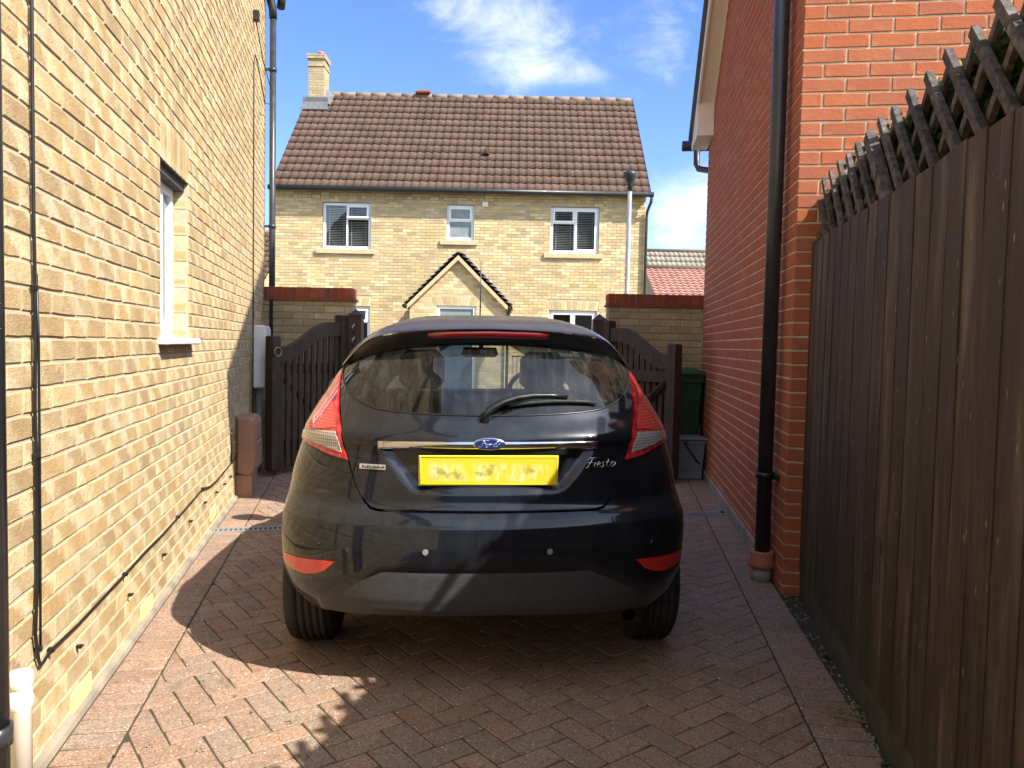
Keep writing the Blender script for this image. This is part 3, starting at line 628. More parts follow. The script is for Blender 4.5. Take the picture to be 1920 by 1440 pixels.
# ---------------------------------------------------------------- fence and climber
def fence():
    rnd = random.Random(9)
    f = empty('timber_fence', FF(0, -.05, 0), 'dark brown close boarded fence topped with diagonal trellis on the right', 'fence')
    b = MB(); s = 2.02; 
    while s > -4.2:
        w = rnd.uniform(.125, .155); top = 1.87+.018*(s/2)+rnd.uniform(-.005, .006); s0 = s-w-.014
        col = (rnd.random(), rnd.random(), 0.0)
        tilt = rnd.uniform(-.003, .003)
        # feather edge board: thick far edge, thin near edge tucked under the next one
        q = [(s, .0), (s, .006), (s0, .0088+tilt*.5), (s0, 0.0)]
        zz = .13+rnd.uniform(-.006, .006); nz = 10
        rings = []
        ph = rnd.uniform(0, 6); am = rnd.uniform(.0006, .0022)
        for i in range(nz+1):
            z = zz+(top-zz)*i/nz; wv = am*math.sin(ph+z*rnd.uniform(2.5, 3.0)*1.3)
            rings.append([b.vert(FF(x, y+(wv if y > 0 else 0), z+(rnd.uniform(-.004, .004) if i == nz else 0))) for x, y in q])
        for i, (r0, r1) in enumerate(zip(rings, rings[1:])):
            c = (col[0], col[1], max(0.0, 1-i*.45))
            for k in range(4): b.face((r0[k], r0[(k+1) % 4], r1[(k+1) % 4], r1[k]), 0, None, c)
        b.face(rings[-1], 0, None, col); b.face(rings[0], 0, None, col)
        for zr_ in (.40, 1.15, 1.74):
            for _ in range(2 if rnd.random() < .4 else 1):
                cs, cz = (s+s0)/2+rnd.uniform(-.02, .02), zr_+rnd.uniform(-.012, .012); r_ = .0034
                b.face([b.vert(FF(cs+r_*math.cos(q*1.047), max(.0088, .0092+tilt*.5), cz+r_*math.sin(q*1.047))) for q in range(6)], 1)
        s -= w
    b.build('board_panel', [M['fence_wood'], M['nail']], f)
    g = MB(); g.box((-4.2, -.03, -.03), (1.98, .003, .15), fr=FF, bev=.002); g.build('gravel_board', M['moss_board'], f, attrs=False)
    # unseen panel added behind the viewer to darken what the car reflects
    e = FF(-4.2, 0, 0); B = Frame((e[0], e[1]), (-1, 0), flip=True); s = 0
    x = MB()
    while s < 3.2: w = rnd.uniform(.11, .13); x.box((s, -.02, 0), (s+w-.004, rnd.uniform(-.004, .006), 1.87), 0, (rnd.random(), rnd.random(), 0), B); s += w
    x.build('reflection_blocker', M['fence_wood'], f)
    r = MB()
    for z in (.35, 1.1, 1.7): r.box((-4.2, -.06, z), (1.95, -.004, z+.09), fr=FF)
    r.build('rail', M['fence_wood'], f)
    for s in (1.9, .1, -1.7, -3.5):
        p = MB(); p.box((s-.05, -.16, -.1), (s+.05, -.062, 1.95), fr=FF); p.build('post', M['fence_wood'], f)
    t = MB()
    def slat(s, n, sl, w, th, zb, zt, cut=0.0):
        L = (zt-zb)
        a = Vector((s, zb)); e = Vector((s+sl*L, zt)); d = (e-a).normalized(); m = Vector((-d.y, d.x))*w/2; j = rnd.uniform(-.006, .006); a = a+d*cut
        q = [a-m, e-m, e+m, a+m]; col = (rnd.random(), 0, 0)
        i = [t.vert(FF(p.x, n, p.y)) for p in q]+[t.vert(FF(p.x, n+th+j*.3, p.y)) for p in q]
        for ff in ((0, 1, 2, 3), (4, 5, 6, 7), (0, 1, 5, 4), (1, 2, 6, 5), (2, 3, 7, 6), (3, 0, 4, 7)): t.face([i[x] for x in ff], 0, None, col)
    s = 1.62
    while s > -4.0:
        zt = 2.195+.016*s
        slat(s+rnd.uniform(-.008, .008), -.032,   .95, .031, .019, 1.78, zt+rnd.uniform(-.012, .008)); slat(s+.10+rnd.uniform(-.01, .01), -.056, -.95, .029, .018, 1.78, zt-.015)
        s -= .176
    slat(.36, -.030, .95, .05, .035, 1.80, 2.05); slat(.52, -.030, .95, .05, .04, 1.97, 2.17)
    t.box((-4.2, -.088, 1.74), (1.95, -.062, 1.79), fr=FF)
    t.build('trellis', M['trellis_wood'], f)
    # climber behind
    c = empty('climbing_plant', FF(0, -.3, 0), 'leafy green climber growing behind the trellis', 'plant')
    lv = MB()
    for q_ in range(14500):
        s = rnd.uniform(-4.3, 1.75); n = -.10-abs(rnd.gauss(0, .20)); z = 2.185+.016*s-abs(rnd.gauss(0, .24))
        if q_ > 5500: n = -.085-abs(rnd.gauss(0, .05)); z = 2.205+.018*s-abs(rnd.gauss(0, .12))-.03
        if z < 1.2: z = rnd.uniform(1.2, 2.1)
        if q_ > 9500: s = rnd.uniform(-1.9, 1.0); n = -.088-rnd.random()*.05; z = 2.165+.018*s-rnd.random()**2*.22
        z = min(z, 2.125+.018*s+(.35*(-n-.09) if n < -.13 else 0))
        p = Vector(FF(s, n, z)); L = rnd.uniform(.032, .062); u = Vector((rnd.gauss(0, 1), rnd.gauss(0, 1), rnd.gauss(0, .6))).normalized(); v = u.cross(Vector((rnd.gauss(0, 1), rnd.gauss(0, 1), rnd.gauss(0, 1)))).normalized()
        nn = u.cross(v)*L*.2
        lv.face([lv.vert(q) for q in (p-u*L, p-u*L*.3+v*L*.6+nn, p+u*L*.5+v*L*.5+nn, p+u*L*1.1, p+u*L*.5-v*L*.5+nn, p-u*L*.3-v*L*.6+nn)], 0, None, (rnd.random(), 0, 0))
    lv.build('foliage', M['leaf'], c)
    st = MB()
    for k in range(14):
        s = -4+k*.42; x = [FF(s+rnd.uniform(-.12, .12)*i, -.17+rnd.uniform(-.03, .03), i*.22) for i in range(10)]; st.tube(x, [.014-.001*i for i in range(10)], 6)
    st.build('stem', M['fence_wood'], c)
    # gravel wedge, weeds and dead grass at the foot of the fence
    g = MB()
    for _ in range(420):
        s = rnd.uniform(-1.2, 1.95); a = Vector(FF(s, .015, 0)); edge = PR(PR.s_of(a.x, a.y), -.198, 0); wdt = max(.012, (a-Vector(edge)).length)
        n = .015+rnd.random()*wdt; r = rnd.uniform(.003, .009)*(1.6 if rnd.random() < .1 else 1); p = Vector(FF(s, n, -.012+r*.5+rnd.uniform(0, .006)))
        vs = [g.vert(p+Vector((rnd.uniform(.6, 1)*r*x, rnd.uniform(.6, 1)*r*y, rnd.uniform(.5, .8)*r*z))) for x, y, z in ((1, 0, 0), (0, 1, 0), (-1, 0, 0), (0, -1, 0), (0, 0, 1), (0, 0, -1))]
        for q in ((0, 1, 4), (1, 2, 4), (2, 3, 4), (3, 0, 4), (1, 0, 5), (2, 1, 5), (3, 2, 5), (0, 3, 5)): g.face([vs[x] for x in q])
    tag(g.build('gravel', M['gravel'], attrs=False), 'loose grey gravel between the paving and the fence', 'gravel', kind='stuff')
    w = MB()
    def tuft(x, y, n, hgt, sp):
        for _ in range(n):
            a = rnd.uniform(0, 6.28); l = rnd.uniform(.4, 1)*hgt; d = Vector((math.cos(a), math.sin(a), 0))*rnd.uniform(.2, 1)*sp; p = Vector((x+rnd.gauss(0, sp*.25), y+rnd.gauss(0, sp*.25), -.006)); sd = Vector((-d.y, d.x, 0)).normalized()*.0022
            m = p+d*.5+Vector((0, 0, l*.8)); e = p+d+Vector((0, 0, l*.75)); i = [w.vert(q) for q in (p-sd, p+sd, m+sd*.7, m-sd*.7, e)]
            w.face((i[0], i[1], i[2], i[3]), 0, None, (rnd.random(), 0, 0)); w.face((i[3], i[2], i[4]), 0, None, (rnd.random(), 0, 0))
    for s, n in ((.87, .04), (.0, .03), (-.1, .05), (.3, .03)): p = FF(s, n, 0); tuft(p[0], p[1], 26, .03, .028)
    for x, y in ((-1.15, 2.42), (-.98, 2.40), (-1.23, 2.36), (-1.17, 2.9), (-1.18, 2.98), (-.9, 2.66), (-1.0, 2.78), (-.62, 2.38), (-.75, 2.6), (.82, 2.72), (.78, 3.0), (-1.52, 2.78), (-1.62, 3.2), (-1.6, 3.28)): tuft(x, y, 14, .012, .02)
    tag(w.build('weeds', M['leaf']), 'small green weeds and moss in the paving joints', 'weeds', kind='stuff')
    w = MB(); p = FF(.33, .09, 0)
    for _ in range(110):
        a = rnd.uniform(0, 6.28); q = Vector((p[0]+rnd.gauss(0, .035), p[1]+rnd.gauss(0, .04), .004+abs(rnd.gauss(0, .008)))); d = Vector((math.cos(a), math.sin(a), rnd.uniform(-.05, .15)))*rnd.uniform(.02, .05)
        w.tube([q, q+d*.5+Vector((0, 0, .004)), q+d], .0011, 3, cap=False)
    w.build_top('dead_grass', M['dry_grass'], 'wisp of dead straw coloured grass lying by the fence foot', 'dead grass', (p[0], p[1], 0))
fence()

# ---------------------------------------------------------------- garden walls and gates
def garden_wall(x0, x1, label, seed):
    yb = 8.42; fr = Frame((x0, yb), (1, 0), flip=True); L = x1-x0
    h = empty('garden_wall', (x0+L/2, yb+.11, 0), label, 'garden wall', 'garden walls either side of the gate')
    w = MB(); brickwall(w, fr, 0, L, -.02, 1.755, seed=seed, jit=.001, d=.006)
    fr2 = Frame((x1, yb), (0, 1), flip=True); brickwall(w, fr2, 0, .22, -.02, 1.755, seed=seed+1, d=.006, bl=.105)
    fr3 = Frame((x0, yb), (0, 1)); brickwall(w, fr3, 0, .22, -.02, 1.755, seed=seed+2, d=.006, bl=.105)
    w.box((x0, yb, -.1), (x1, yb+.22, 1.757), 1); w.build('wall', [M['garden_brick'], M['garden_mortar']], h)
    c = MB(); rnd = random.Random(seed); c.box((x0-.025, yb-.03, 1.757), (x1+.025, yb+.25, 1.782), 0, (.5, .3, .5)); n = round((L+.02)/.075)
    for i in range(n):
        a = x0-.012+i*(L+.024)/n; cc = (rnd.random(), rnd.random(), rnd.random())
        q = [(a+.004, yb-.02), (a+(L+.024)/n-.004, yb-.02), (a+(L+.024)/n-.004, yb+.24), (a+.004, yb+.24)]; c.prism(q, 1.786+rnd.uniform(-.001, .001), 1.898+rnd.uniform(-.002, .002), 0, cc, None, .003)
    c.box((x0+.002, yb-.012, 1.781), (x1-.002, yb+.232, 1.890), 1)
    c.build('coping', [M['coping_brick'], M['garden_mortar']], h)
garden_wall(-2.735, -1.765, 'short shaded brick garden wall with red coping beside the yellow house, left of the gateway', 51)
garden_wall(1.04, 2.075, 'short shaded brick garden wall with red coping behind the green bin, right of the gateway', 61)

def gate(hx, hy, fx, fy, label, plabel, post, ring, seed):
    fr = Frame((fx, fy), (hx-fx, hy-fy), flip=True); L = math.hypot(hx-fx, hy-fy)
    g = empty('timber_gate', (fx, fy, 0), label, 'gate', 'open timber driveway gates'); rnd = random.Random(seed)
    m = MB(); m.box((0, -.05, .05), (.10, .05, 1.36), fr=fr, bev=.012); m.build('free_stile', M['gate_wood'], g, attrs=False)
    m = MB(); m.box((L-.1, -.05, .05), (L, .05, 1.60), fr=fr, bev=.012); m.build('hinge_stile', M['gate_wood'], g, attrs=False)
    top = lambda s: 1.235+.27*(.5-.5*math.cos(math.pi*min(1, max(0, (s-.12)/(L-.34)))))
    m = MB(); N = 24; xs = [.10+(L-.20)*i/N for i in range(N+1)]
    rings = [[m.vert(fr(x, -.035, top(x)-.13)), m.vert(fr(x, .04, top(x)-.13)), m.vert(fr(x, .04, top(x)+.012)), m.vert(fr(x, -.035, top(x)+.012))] for x in xs]
    for a, b in zip(rings, rings[1:]):
        for k in range(4): m.face((a[k], a[(k+1) % 4], b[(k+1) % 4], b[k]), smooth=False)
    m.build('top_rail', M['gate_wood'], g, attrs=False)
    n = 10; p = (L-.2)/n
    for i in range(n):
        x = .10+p*(i+.5); m = MB(); m.box((x-p*.29, .0, .06), (x+p*.29, .022, top(x)-.10), fr=fr); m.build('pale', M['gate_wood'], g, attrs=False)
    for z in (.22, .98):
        m = MB(); m.box((.1, -.045, z), (L-.1, -.002, z+.11), fr=fr); m.build('rail', M['gate_wood'], g, attrs=False)
    m = MB(); q = [fr(.12, -.03, 1.0), fr(L-.12, -.03, .34)]; m.tube(q, .03, 4, smooth=False); m.build('brace', M['gate_wood'], g, attrs=False)
    if ring:
        m = MB(); c = Vector(fr(.055, .062, 1.205)); u = Vector((fr.t.x, fr.t.y, 0)); pts = [c+u*.042*math.cos(k*math.pi/10)+Vector((0, 0, .042*math.sin(k*math.pi/10))) for k in range(21)]; m.tube(pts, .006, 6, cap=False); m.build('ring_handle', M['steel_ring'], g, attrs=False)
    else:
        m = MB(); m.tube([fr(.06, .05, .30), fr(.06, .075, .30)], .012, 8); m.build('bolt', M['steel_ring'], g, attrs=False)
    x, y = post
    t = empty('gate_post', (x, y, 0), plabel, 'gate post', 'timber gate posts')
    m = MB(); m.box((x-.07, y-.07, -.1), (x+.07, y+.07, 1.60), bev=.006); m.build('post', M['gate_wood'], t, attrs=False)
    m = MB(); i = [m.vert(q) for q in ((x-.082, y-.082, 1.6), (x+.082, y-.082, 1.6), (x+.082, y+.082, 1.6), (x-.082, y+.082, 1.6), (x, y, 1.67))]
    for q in ((0, 1, 4), (1, 2, 4), (2, 3, 4), (3, 0, 4), (3, 2, 1, 0)): m.face([i[k] for k in q])
    m.build('cap', M['gate_wood'], t, attrs=False)
    if ring:
        m = MB()
        for z in (1.28, 1.42): m.tube([(x-.02, y-.072, z), (x-.02, y-.095, z+.05), (x-.0, y-.072, z+.09)], .012, 6)
        m.build('hinge', M['steel_ring'], t, attrs=False)
gate(-1.80, 8.26, -2.335, 7.38, 'dark timber gate leaf with curved top folded back against the left garden wall', 'dark square timber post carrying the left gate leaf', (-1.69, 8.30), True, 1)
gate(.99, 8.24, 1.60, 7.42, 'dark timber gate leaf with curved top opened beside the green bin', 'dark square timber post carrying the right gate leaf', (.925, 8.30), False, 2)

def bins():
    t = empty('wheelie_bin', (1.74, 8.15, 0), 'dark green wheelie bin standing behind the grey caddy by the red wall', 'wheelie bin')
    m = MB(); rings = []
    for z, a, b in ((.06, .20, .20), (.10, .205, .205), (.95, .255, .225), (.97, .275, .24), (1.01, .275, .24)):
        rings.append([m.vert((1.72+x*a, 8.15+y*b, z)) for x, y in ((-.9, -1), (.9, -1), (1, -.9), (1, .9), (.9, 1), (-.9, 1), (-1, .9), (-1, -.9))])
    for r0, r1 in zip(rings, rings[1:]):
        for k in range(8): m.face((r0[k], r0[(k+1) % 8], r1[(k+1) % 8], r1[k]))
    m.face(rings[-1]); m.build('body', M['green_plastic'], t, attrs=False)
    m = MB(); rings = []
    for z, a, b in ((1.012, .28, .25), (1.06, .285, .255), (1.09, .25, .22), (1.115, .17, .15)):
        rings.append([m.vert((1.722+x*a, 8.15+y*b+(1.115-z)*.1, z)) for x, y in ((-.9, -1), (.9, -1), (1, -.9), (1, .9), (.9, 1), (-.9, 1), (-1, .9), (-1, -.9))])
    for r0, r1 in zip(rings, rings[1:]):
        for k in range(8): m.face((r0[k], r0[(k+1) % 8], r1[(k+1) % 8], r1[k]))
    m.face(rings[-1]); m.tube([(1.94, 7.98, 1.05), (2.005, 7.98, 1.06), (2.01, 8.2, 1.055), (1.94, 8.3, 1.05)], .022, 8); m.build('lid', M['green_plastic'], t, attrs=False)
    for x in (1.50, 1.94):
        m = MB(); m.lathe([(.02, -.025), (.10, -.025), (.105, 0), (.10, .025), (.02, .025)], (x, 8.32, .10), 16, 'x'); m.build('wheel', M['black_plastic'], t, attrs=False)
    t = empty('food_caddy', (1.79, 7.79, 0), 'small grey food waste caddy with a black handle in front of the green bin', 'caddy')
    m = MB(); m.prism([(1.675, 7.68), (1.925, 7.68), (1.925, 7.90), (1.675, 7.90)], .0, .10, bev=.01)
    i = []
    for z, e in ((.10, .0), (.37, .018), (.372, .028), (.395, .028)): i.append([m.vert((1.80+sx*(.125+e), 7.79+sy*(.11+e), z)) for sx, sy in ((-1, -1), (1, -1), (1, 1), (-1, 1))])
    for r0, r1 in zip(i, i[1:]):
        for k in range(4): m.face((r0[k], r0[(k+1) % 4], r1[(k+1) % 4], r1[k]))
    m.build('body', M['grey_plastic'], t, attrs=False)
    m = MB(); m.prism([(1.64, 7.645), (1.96, 7.645), (1.96, 7.935), (1.64, 7.935)], .396, .43, bev=.014); m.tube([(1.95, 7.66, .41), (1.985, 7.66, .44), (1.98, 7.80, .44)], .012, 6); m.build('lid', M['grey_plastic'], t, attrs=False)
    m = MB(); m.tube([(1.745, 7.655, .375), (1.755, 7.648, .35), (1.86, 7.655, .20), (1.93, 7.70, .15), (1.965, 7.8, .15)], .009, 8); m.tube([(1.745, 7.665, .375), (1.745, 7.640, .375)], .020, 10); m.build('handle', M['black_plastic'], t, attrs=False)
bins()

# ---------------------------------------------------------------- house across the road
def far_house():
    X0, X1, Y = -5.93, 3.21, 19.2; fr = Frame((X0, Y), (1, 0), flip=True); L = X1-X0; S_ = lambda x: x-X0
    h = empty('detached_house', (-1.3, 22, 0), 'pale yellow brick house with a brown tiled roof across the road', 'house')
    w = MB()
    wins = [(-4.765, -3.567, 3.60, 4.745), (-1.70, -1.02, 3.87, 4.745), (.872, 2.074, 3.60, 4.745), (-4.765, -3.567, 1.05, 2.2), (.885, 2.07, 1.05, 2.2)]
    ops = [(S_(a), S_(b), c, d) for a, b, c, d in wins]; z0 = .0
    arch = [(S_(a)-.05, S_(b)+.05, 2.2, 2.42) for a, b, c, d in wins[3:]]
    brickwall(w, fr, 0, L, z0, 4.76, ops+arch, seed=31, d=.009)
    for a in arch: soldiers(w, fr, a[0]+.06, a[1]-.06, 2.205, 2.42, 7, .004, splay=.07)
    rnd = random.Random(4); x = 0
    while x < L-.1:                                     # dentil course under the gutter
        brick(w, fr, x, x+.1, 4.845, 4.91, .03 if int(x/.11) % 2 else .006, rnd); x += .1125
    brickwall(w, fr, 0, L, 4.77, 4.835, seed=33, d=.012); brickwall(w, fr, 0, L, 4.92, 5.06, seed=34, d=.034)
    plane_holes(w, fr, [(0, -.1), (L, -.1), (L, 5.1), (0, 5.1)], ops, 0.0, 1)
    Yb, Yr, zr = 25.8, 22.5, 8.36
    for X in (X0, X1): w.poly([(X, Y, -.1), (X, Yb, -.1), (X, Yb, 5.1), (X, Yr, zr), (X, Y, 5.1)], 1)
    w.poly([(X0, Yb, -.1), (X1, Yb, -.1), (X1, Yb, 5.1), (X0, Yb, 5.1)], 1)
    w.build('wall', [M['pale_brick'], M['yellow_mortar']], h)
    lay_l = [(0, .5, 0, 1, 'f'), (.5, 1, 0, .66, 'f'), (.5, 1, .66, 1, 't')]; lay_r = [(0, .5, 0, .66, 'f'), (0, .5, .66, 1, 'o'), (.5, 1, 0, 1, 'o')]; lay_c = [(0, 1, 0, .55, 'f'), (0, 1, .55, 1, 'o')]
    for (a, b, c, d), lay, bl in zip(wins, (lay_l, lay_c, lay_r, lay_l, lay_r), (1, 0, 1, 0, 0)):
        window(h, fr, S_(a), S_(b), c, d, -.05, lay, bool(bl), ((S_(a)-.15, -.05, c-.115), (S_(b)+.10, .06, c-.004), 'sill_stone'), room=(lay is not lay_c), glass='obscure' if lay is lay_c else 'house_glass', fw=.07)
    r = MB(); tileroof(r, (X0-.06, 18.98, 5.08), (X1+.09, 18.98, 5.08), (X0-.06, Yr, 8.42), (X1+.09, Yr, 8.42), 14, 46, .012, .024, 2)
    r.poly([(X0-.06, Yr, 8.41), (X1+.09, Yr, 8.41), (X1+.09, 26.0, 5.08), (X0-.06, 26.0, 5.08)]); r.poly([(X0-.06, 18.98, 5.04), (X1+.09, 18.98, 5.04), (X1+.09, Y+.02, 5.06), (X0-.06, Y+.02, 5.06)])
    for X in (X0-.06, X1+.09): r.poly([(X, 18.98, 5.05), (X, 18.98, 5.10), (X, Yr, 8.44), (X, Yr, 8.36)], 0, None, (.1, .1, 0))
    roof = r.build('roof', M['brown_tile'], h)
    m = MB(); n = 21
    for i in range(n):
        a = X0-.02+(X1-X0+.05)*i/n; b = X0-.02+(X1-X0+.05)*(i+1)/n-.006; m.tube([(a, Yr, 8.37), (b, Yr, 8.37)], .095+.004*(i % 2), 12, col=(random.random(), 0, 0))
    m.build('ridge', M['ridge_tile'], roof)
    m = MB(); m.prism([(-2.92, 22.3), (-2.50, 22.3), (-2.50, 22.7), (-2.92, 22.7)], 8.42, 8.52, bev=.03); m.build('ridge_vent', M['coping_brick'], roof)
    m = MB(); t = (20.2-18.98)/(22.5-18.98); z = 5.08+t*3.34
    m.prism([(-.90, z), (-.70, z), (-.76, z+.13), (-.80, z+.15), (-.84, z+.13)], 0, .25, fr=lambda a, b, c: (a, 20.05+c, b-.03)); m.build('tile_vent', M['brown_tile'], roof)
    m = MB(); m.prism([(-.86, z+.0), (-.74, z+.0), (-.78, z+.08), (-.82, z+.08)], 0, .02, fr=lambda a, b, c: (a, 20.035+c, b-.025)); m.build('vent_mouth', M['dark_gap'], roof, attrs=False)
    c = MB(); cx0, cx1, cy0, cy1 = -5.90, -5.46, 22.05, 22.62
    for f2, ln in ((Frame((cx0, cy0), (1, 0), flip=True), cx1-cx0), (Frame((cx1, cy0), (0, 1), flip=True), cy1-cy0), (Frame((cx0, cy0), (0, 1)), cy1-cy0)):
        brickwall(c, f2, 0, ln, 7.6, 9.02, seed=41, d=.004); brickwall(c, f2, -.02, ln+.02, 9.02, 9.08, seed=42, d=.026); brickwall(c, f2, 0, ln, 9.09, 9.22, seed=43, d=.004); brickwall(c, f2, -.035, ln+.035, 9.23, 9.36, seed=44, d=.04)
    c.box((cx0, cy0, 7.5), (cx1, cy1, 9.365), 1); ch = c.build('chimney', [M['garden_brick'], M['garden_mortar']], roof)
    m = MB(); m.lathe([(.09, 0), (.085, .12), (.10, .13), (.10, .16), (.07, .165)], (-5.62, 22.3, 9.33), 16); m.build('pot', M['pot_clay'], roof, attrs=False)
    m = MB(); m.box((cx0-.10, 21.86, 7.82), (cx1+.13, cy0-.006, 8.12)); m.poly([(cx0-.16, 21.72, 7.74), (cx1+.2, 21.72, 7.74), (cx1+.13, 21.9, 8.06), (cx0-.1, 21.9, 8.06)]); m.poly([(cx1+.006, 21.9, 8.0), (cx1+.006, 22.4, 8.5), (cx1+.22, 22.4, 8.36), (cx1+.22, 21.9, 7.92)]); m.build('flashing', M['lead'], roof, attrs=False)
    g = MB(); g.tube([(X0-.1, 18.93, 5.035), (X1+.14, 18.93, 5.035)], .062, 10); g.build('gutter', M['black_plastic'], h, attrs=False)
    g = MB(); g.tube([(X1+.10, 18.93, 5.0), (X1+.09, 18.97, 4.86), (X1+.03, 19.12, 4.66), (X1+.02, 19.13, 4.5), (X1+.02, 19.13, 0)], .036, 10); g.build('downpipe', M['grey_pipe'], h, attrs=False)
    m = MB(); m.box((S_(-.82), .004, 4.70), (S_(-.68), .05, 4.83), fr=fr, bev=.01); m.build('vent_cover', M['cream_paint'], h, attrs=False)
    # porch
    py = 18.0; pf = Frame((-2.42, py), (1, 0), flip=True); xa, za = -1.30, 3.38; k = (3.38-2.23)/1.16; P = lambda x: x+2.42
    p = MB(); brickwall(p, pf, 0, 2.23, 0, 3.32, [(P(-1.79), P(-.87), -.1, 2.2), (P(-1.90), P(-.76), 2.2, 2.42)], planes=[(k, 1, 3.30+k*P(xa)), (-k, 1, 3.30-k*P(xa))], seed=36, d=.004)
    soldiers(p, pf, P(-1.84), P(-.82), 2.205, 2.42, 8, .004, splay=.09)
    plane_holes(p, pf, [(0, -.1), (2.23, -.1), (2.23, 3.30-k*(2.23-P(xa))), (P(xa), 3.30), (0, 3.30-k*P(xa))], [(P(-1.79), P(-.87), -.05, 2.2)], 0, 1)
    for x, fl in ((-2.42, False), (-.19, True)): brickwall(p, Frame((x, py), (0, 1), flip=fl), 0, 1.2, 0, 2.15, seed=37, d=.004); p.poly([(x, py, -.1), (x, 19.2, -.1), (x, 19.2, 2.2), (x, py, 2.2)], 1)
    po = p.build('porch', [M['pale_brick'], M['yellow_mortar']], h)
    r = MB(); tileroof(r, (-2.50, 17.86, 2.22), (-2.50, 19.25, 2.22), (xa, 17.86, 3.43), (xa, 19.25, 3.43), 12, 8, .012, .045, 5); tileroof(r, (-.10, 17.86, 2.22), (-.10, 19.25, 2.22), (xa, 17.86, 3.43), (xa, 19.25, 3.43), 13, 8, .012, .075, 6)
    r.build('porch_roof', M['slate'], po)
    m = MB()
    for sg in (-1, 1):
        q = [(xa, 3.36), (xa, 3.25), (xa+sg*1.17, 2.10), (xa+sg*1.17, 2.21)]; m.prism(q, 0, .03, fr=lambda a, b, c: (a, 17.88+c, b)); m.poly([(xa, 17.91, 3.26), (xa+sg*1.17, 17.91, 2.115), (xa+sg*1.17, 18.0, 2.115), (xa, 18.0, 3.26)])
    m.build('barge_board', M['sill_stone'], po, attrs=False)
    for x in (-2.53, -.07): m = MB(); m.tube([(x, 17.82, 2.17), (x, 19.2, 2.17)], .05, 8); m.build('porch_gutter', M['black_plastic'], po, attrs=False)
    m = MB(); m.tube([(-.10, 17.9, 2.14), (-.11, 17.93, 2.02), (-.13, 17.95, 1.9), (-.13, 17.95, 0)], .034, 8); m.build('porch_downpipe', M['black_plastic'], po, attrs=False)
    m = MB(); a, b = P(-1.79), P(-.87)
    for q in (((a, -.09, 0), (a+.07, -.03, 2.2)), ((b-.07, -.09, 0), (b, -.03, 2.2)), ((a+.07, -.089, 2.13), (b-.07, -.031, 2.2))): m.box(*q, fr=pf)
    d = m.build('door_frame', M['upvc'], po, attrs=False)
    m = MB(); m.box((a+.07, -.085, .0), (b-.07, -.045, 1.80), fr=pf); m.box((P(-1.44), -.045, 1.05), (P(-1.20), -.035, 1.65), fr=pf, bev=.01); m.box((a+.07, -.085, 1.81), (b-.07, -.04, 1.86), fr=pf); m.build('door', M['door_paint'], po, attrs=False)
    m = MB(); m.box((a+.07, -.075, 1.86), (b-.07, -.065, 2.13), fr=pf); m.build('fanlight', M['obscure'], po, attrs=False)
    # railing beside the porch
    t = empty('iron_railing', (1.1, 17.4, 0), 'black iron railing in front of the far house beside its porch', 'railing'); 
    a = MB(); a.tube([(-.02, 17.4, 1.06), (2.3, 17.4, 1.06)], .015, 6); a.tube([(-.02, 17.4, .12), (2.3, 17.4, .12)], .015, 6); a.build('rail', M['iron_black'], t, attrs=False)
    a = MB()
    for i in range(24): a.tube([(.0+i*.1, 17.4, -.02), (.0+i*.1, 17.4, 1.06)], .008, 5)
    a.build('bar', M['iron_black'], t, attrs=False)
far_house()

def lamp():
    t = empty('street_lamp', (2.34, 16, 0), 'grey street lamp post with a dark bowl lantern by the far house', 'street lamp')
    m = MB(); m.tube([(2.34, 16, 0), (2.34, 16, 1.2), (2.34, 16, 1.25), (2.34, 16, 4.6)], [.075, .075, .048, .046], 14); m.build('pole', M['galv'], t, attrs=False)
    m = MB(); m.lathe([(.052, 4.52), (.055, 4.66), (.075, 4.70), (.12, 4.80), (.135, 4.86), (.13, 4.90), (.06, 4.935), (0, 4.94)], (2.34, 16, 0), 18); m.build('lantern', M['lamp_black'], t, attrs=False)
lamp()

def distant(x0, x1, ye, yr, ze, zr, mat, label, name='distant_house', rows=12):
    h = empty(name, ((x0+x1)/2, yr, 0), label, 'house')
    r = MB(); tileroof(r, (x0, ye, ze), (x1, ye, ze), (x0, yr, zr), (x1, yr, zr), rows, max(6, int((x1-x0)/.23)), .02, .035, 8); r.poly([(x0, yr, zr-.01), (x1, yr, zr-.01), (x1, 2*yr-ye, ze), (x0, 2*yr-ye, ze)]); rf = r.build('roof', M[mat], h)
    m = MB(); m.tube([(x0, yr, zr), (x1, yr, zr)], .11, 8); m.build('ridge', M['ridge_tile'], rf)
    w = MB(); a, b, c = x0+.15, x1-.15, ye+.25; d = 2*yr-c
    w.box((a, c, -.1), (b, d, ze)); 
    for x in (a, b): w.poly([(x, c, ze), (x, d, ze), (x, yr, zr-.1)])
    w.build('wall', M['pale_brick'], h)
distant(5.0, 15.0, 27.0, 30.0, 3.0, 4.40, 'pink_tile', 'low house with a pinkish tiled roof beyond the right garden wall')
distant(6.0, 18.0, 33.0, 37.2, 2.6, 5.95, 'grey_tile', 'farther house with a grey brown tiled roof showing above the pinkish roof')
distant(-22.0, -9.6, 29.0, 33.0, 3.0, 5.9, 'brown_tile', 'house with a red brown roof glimpsed between the downpipe and the far house')
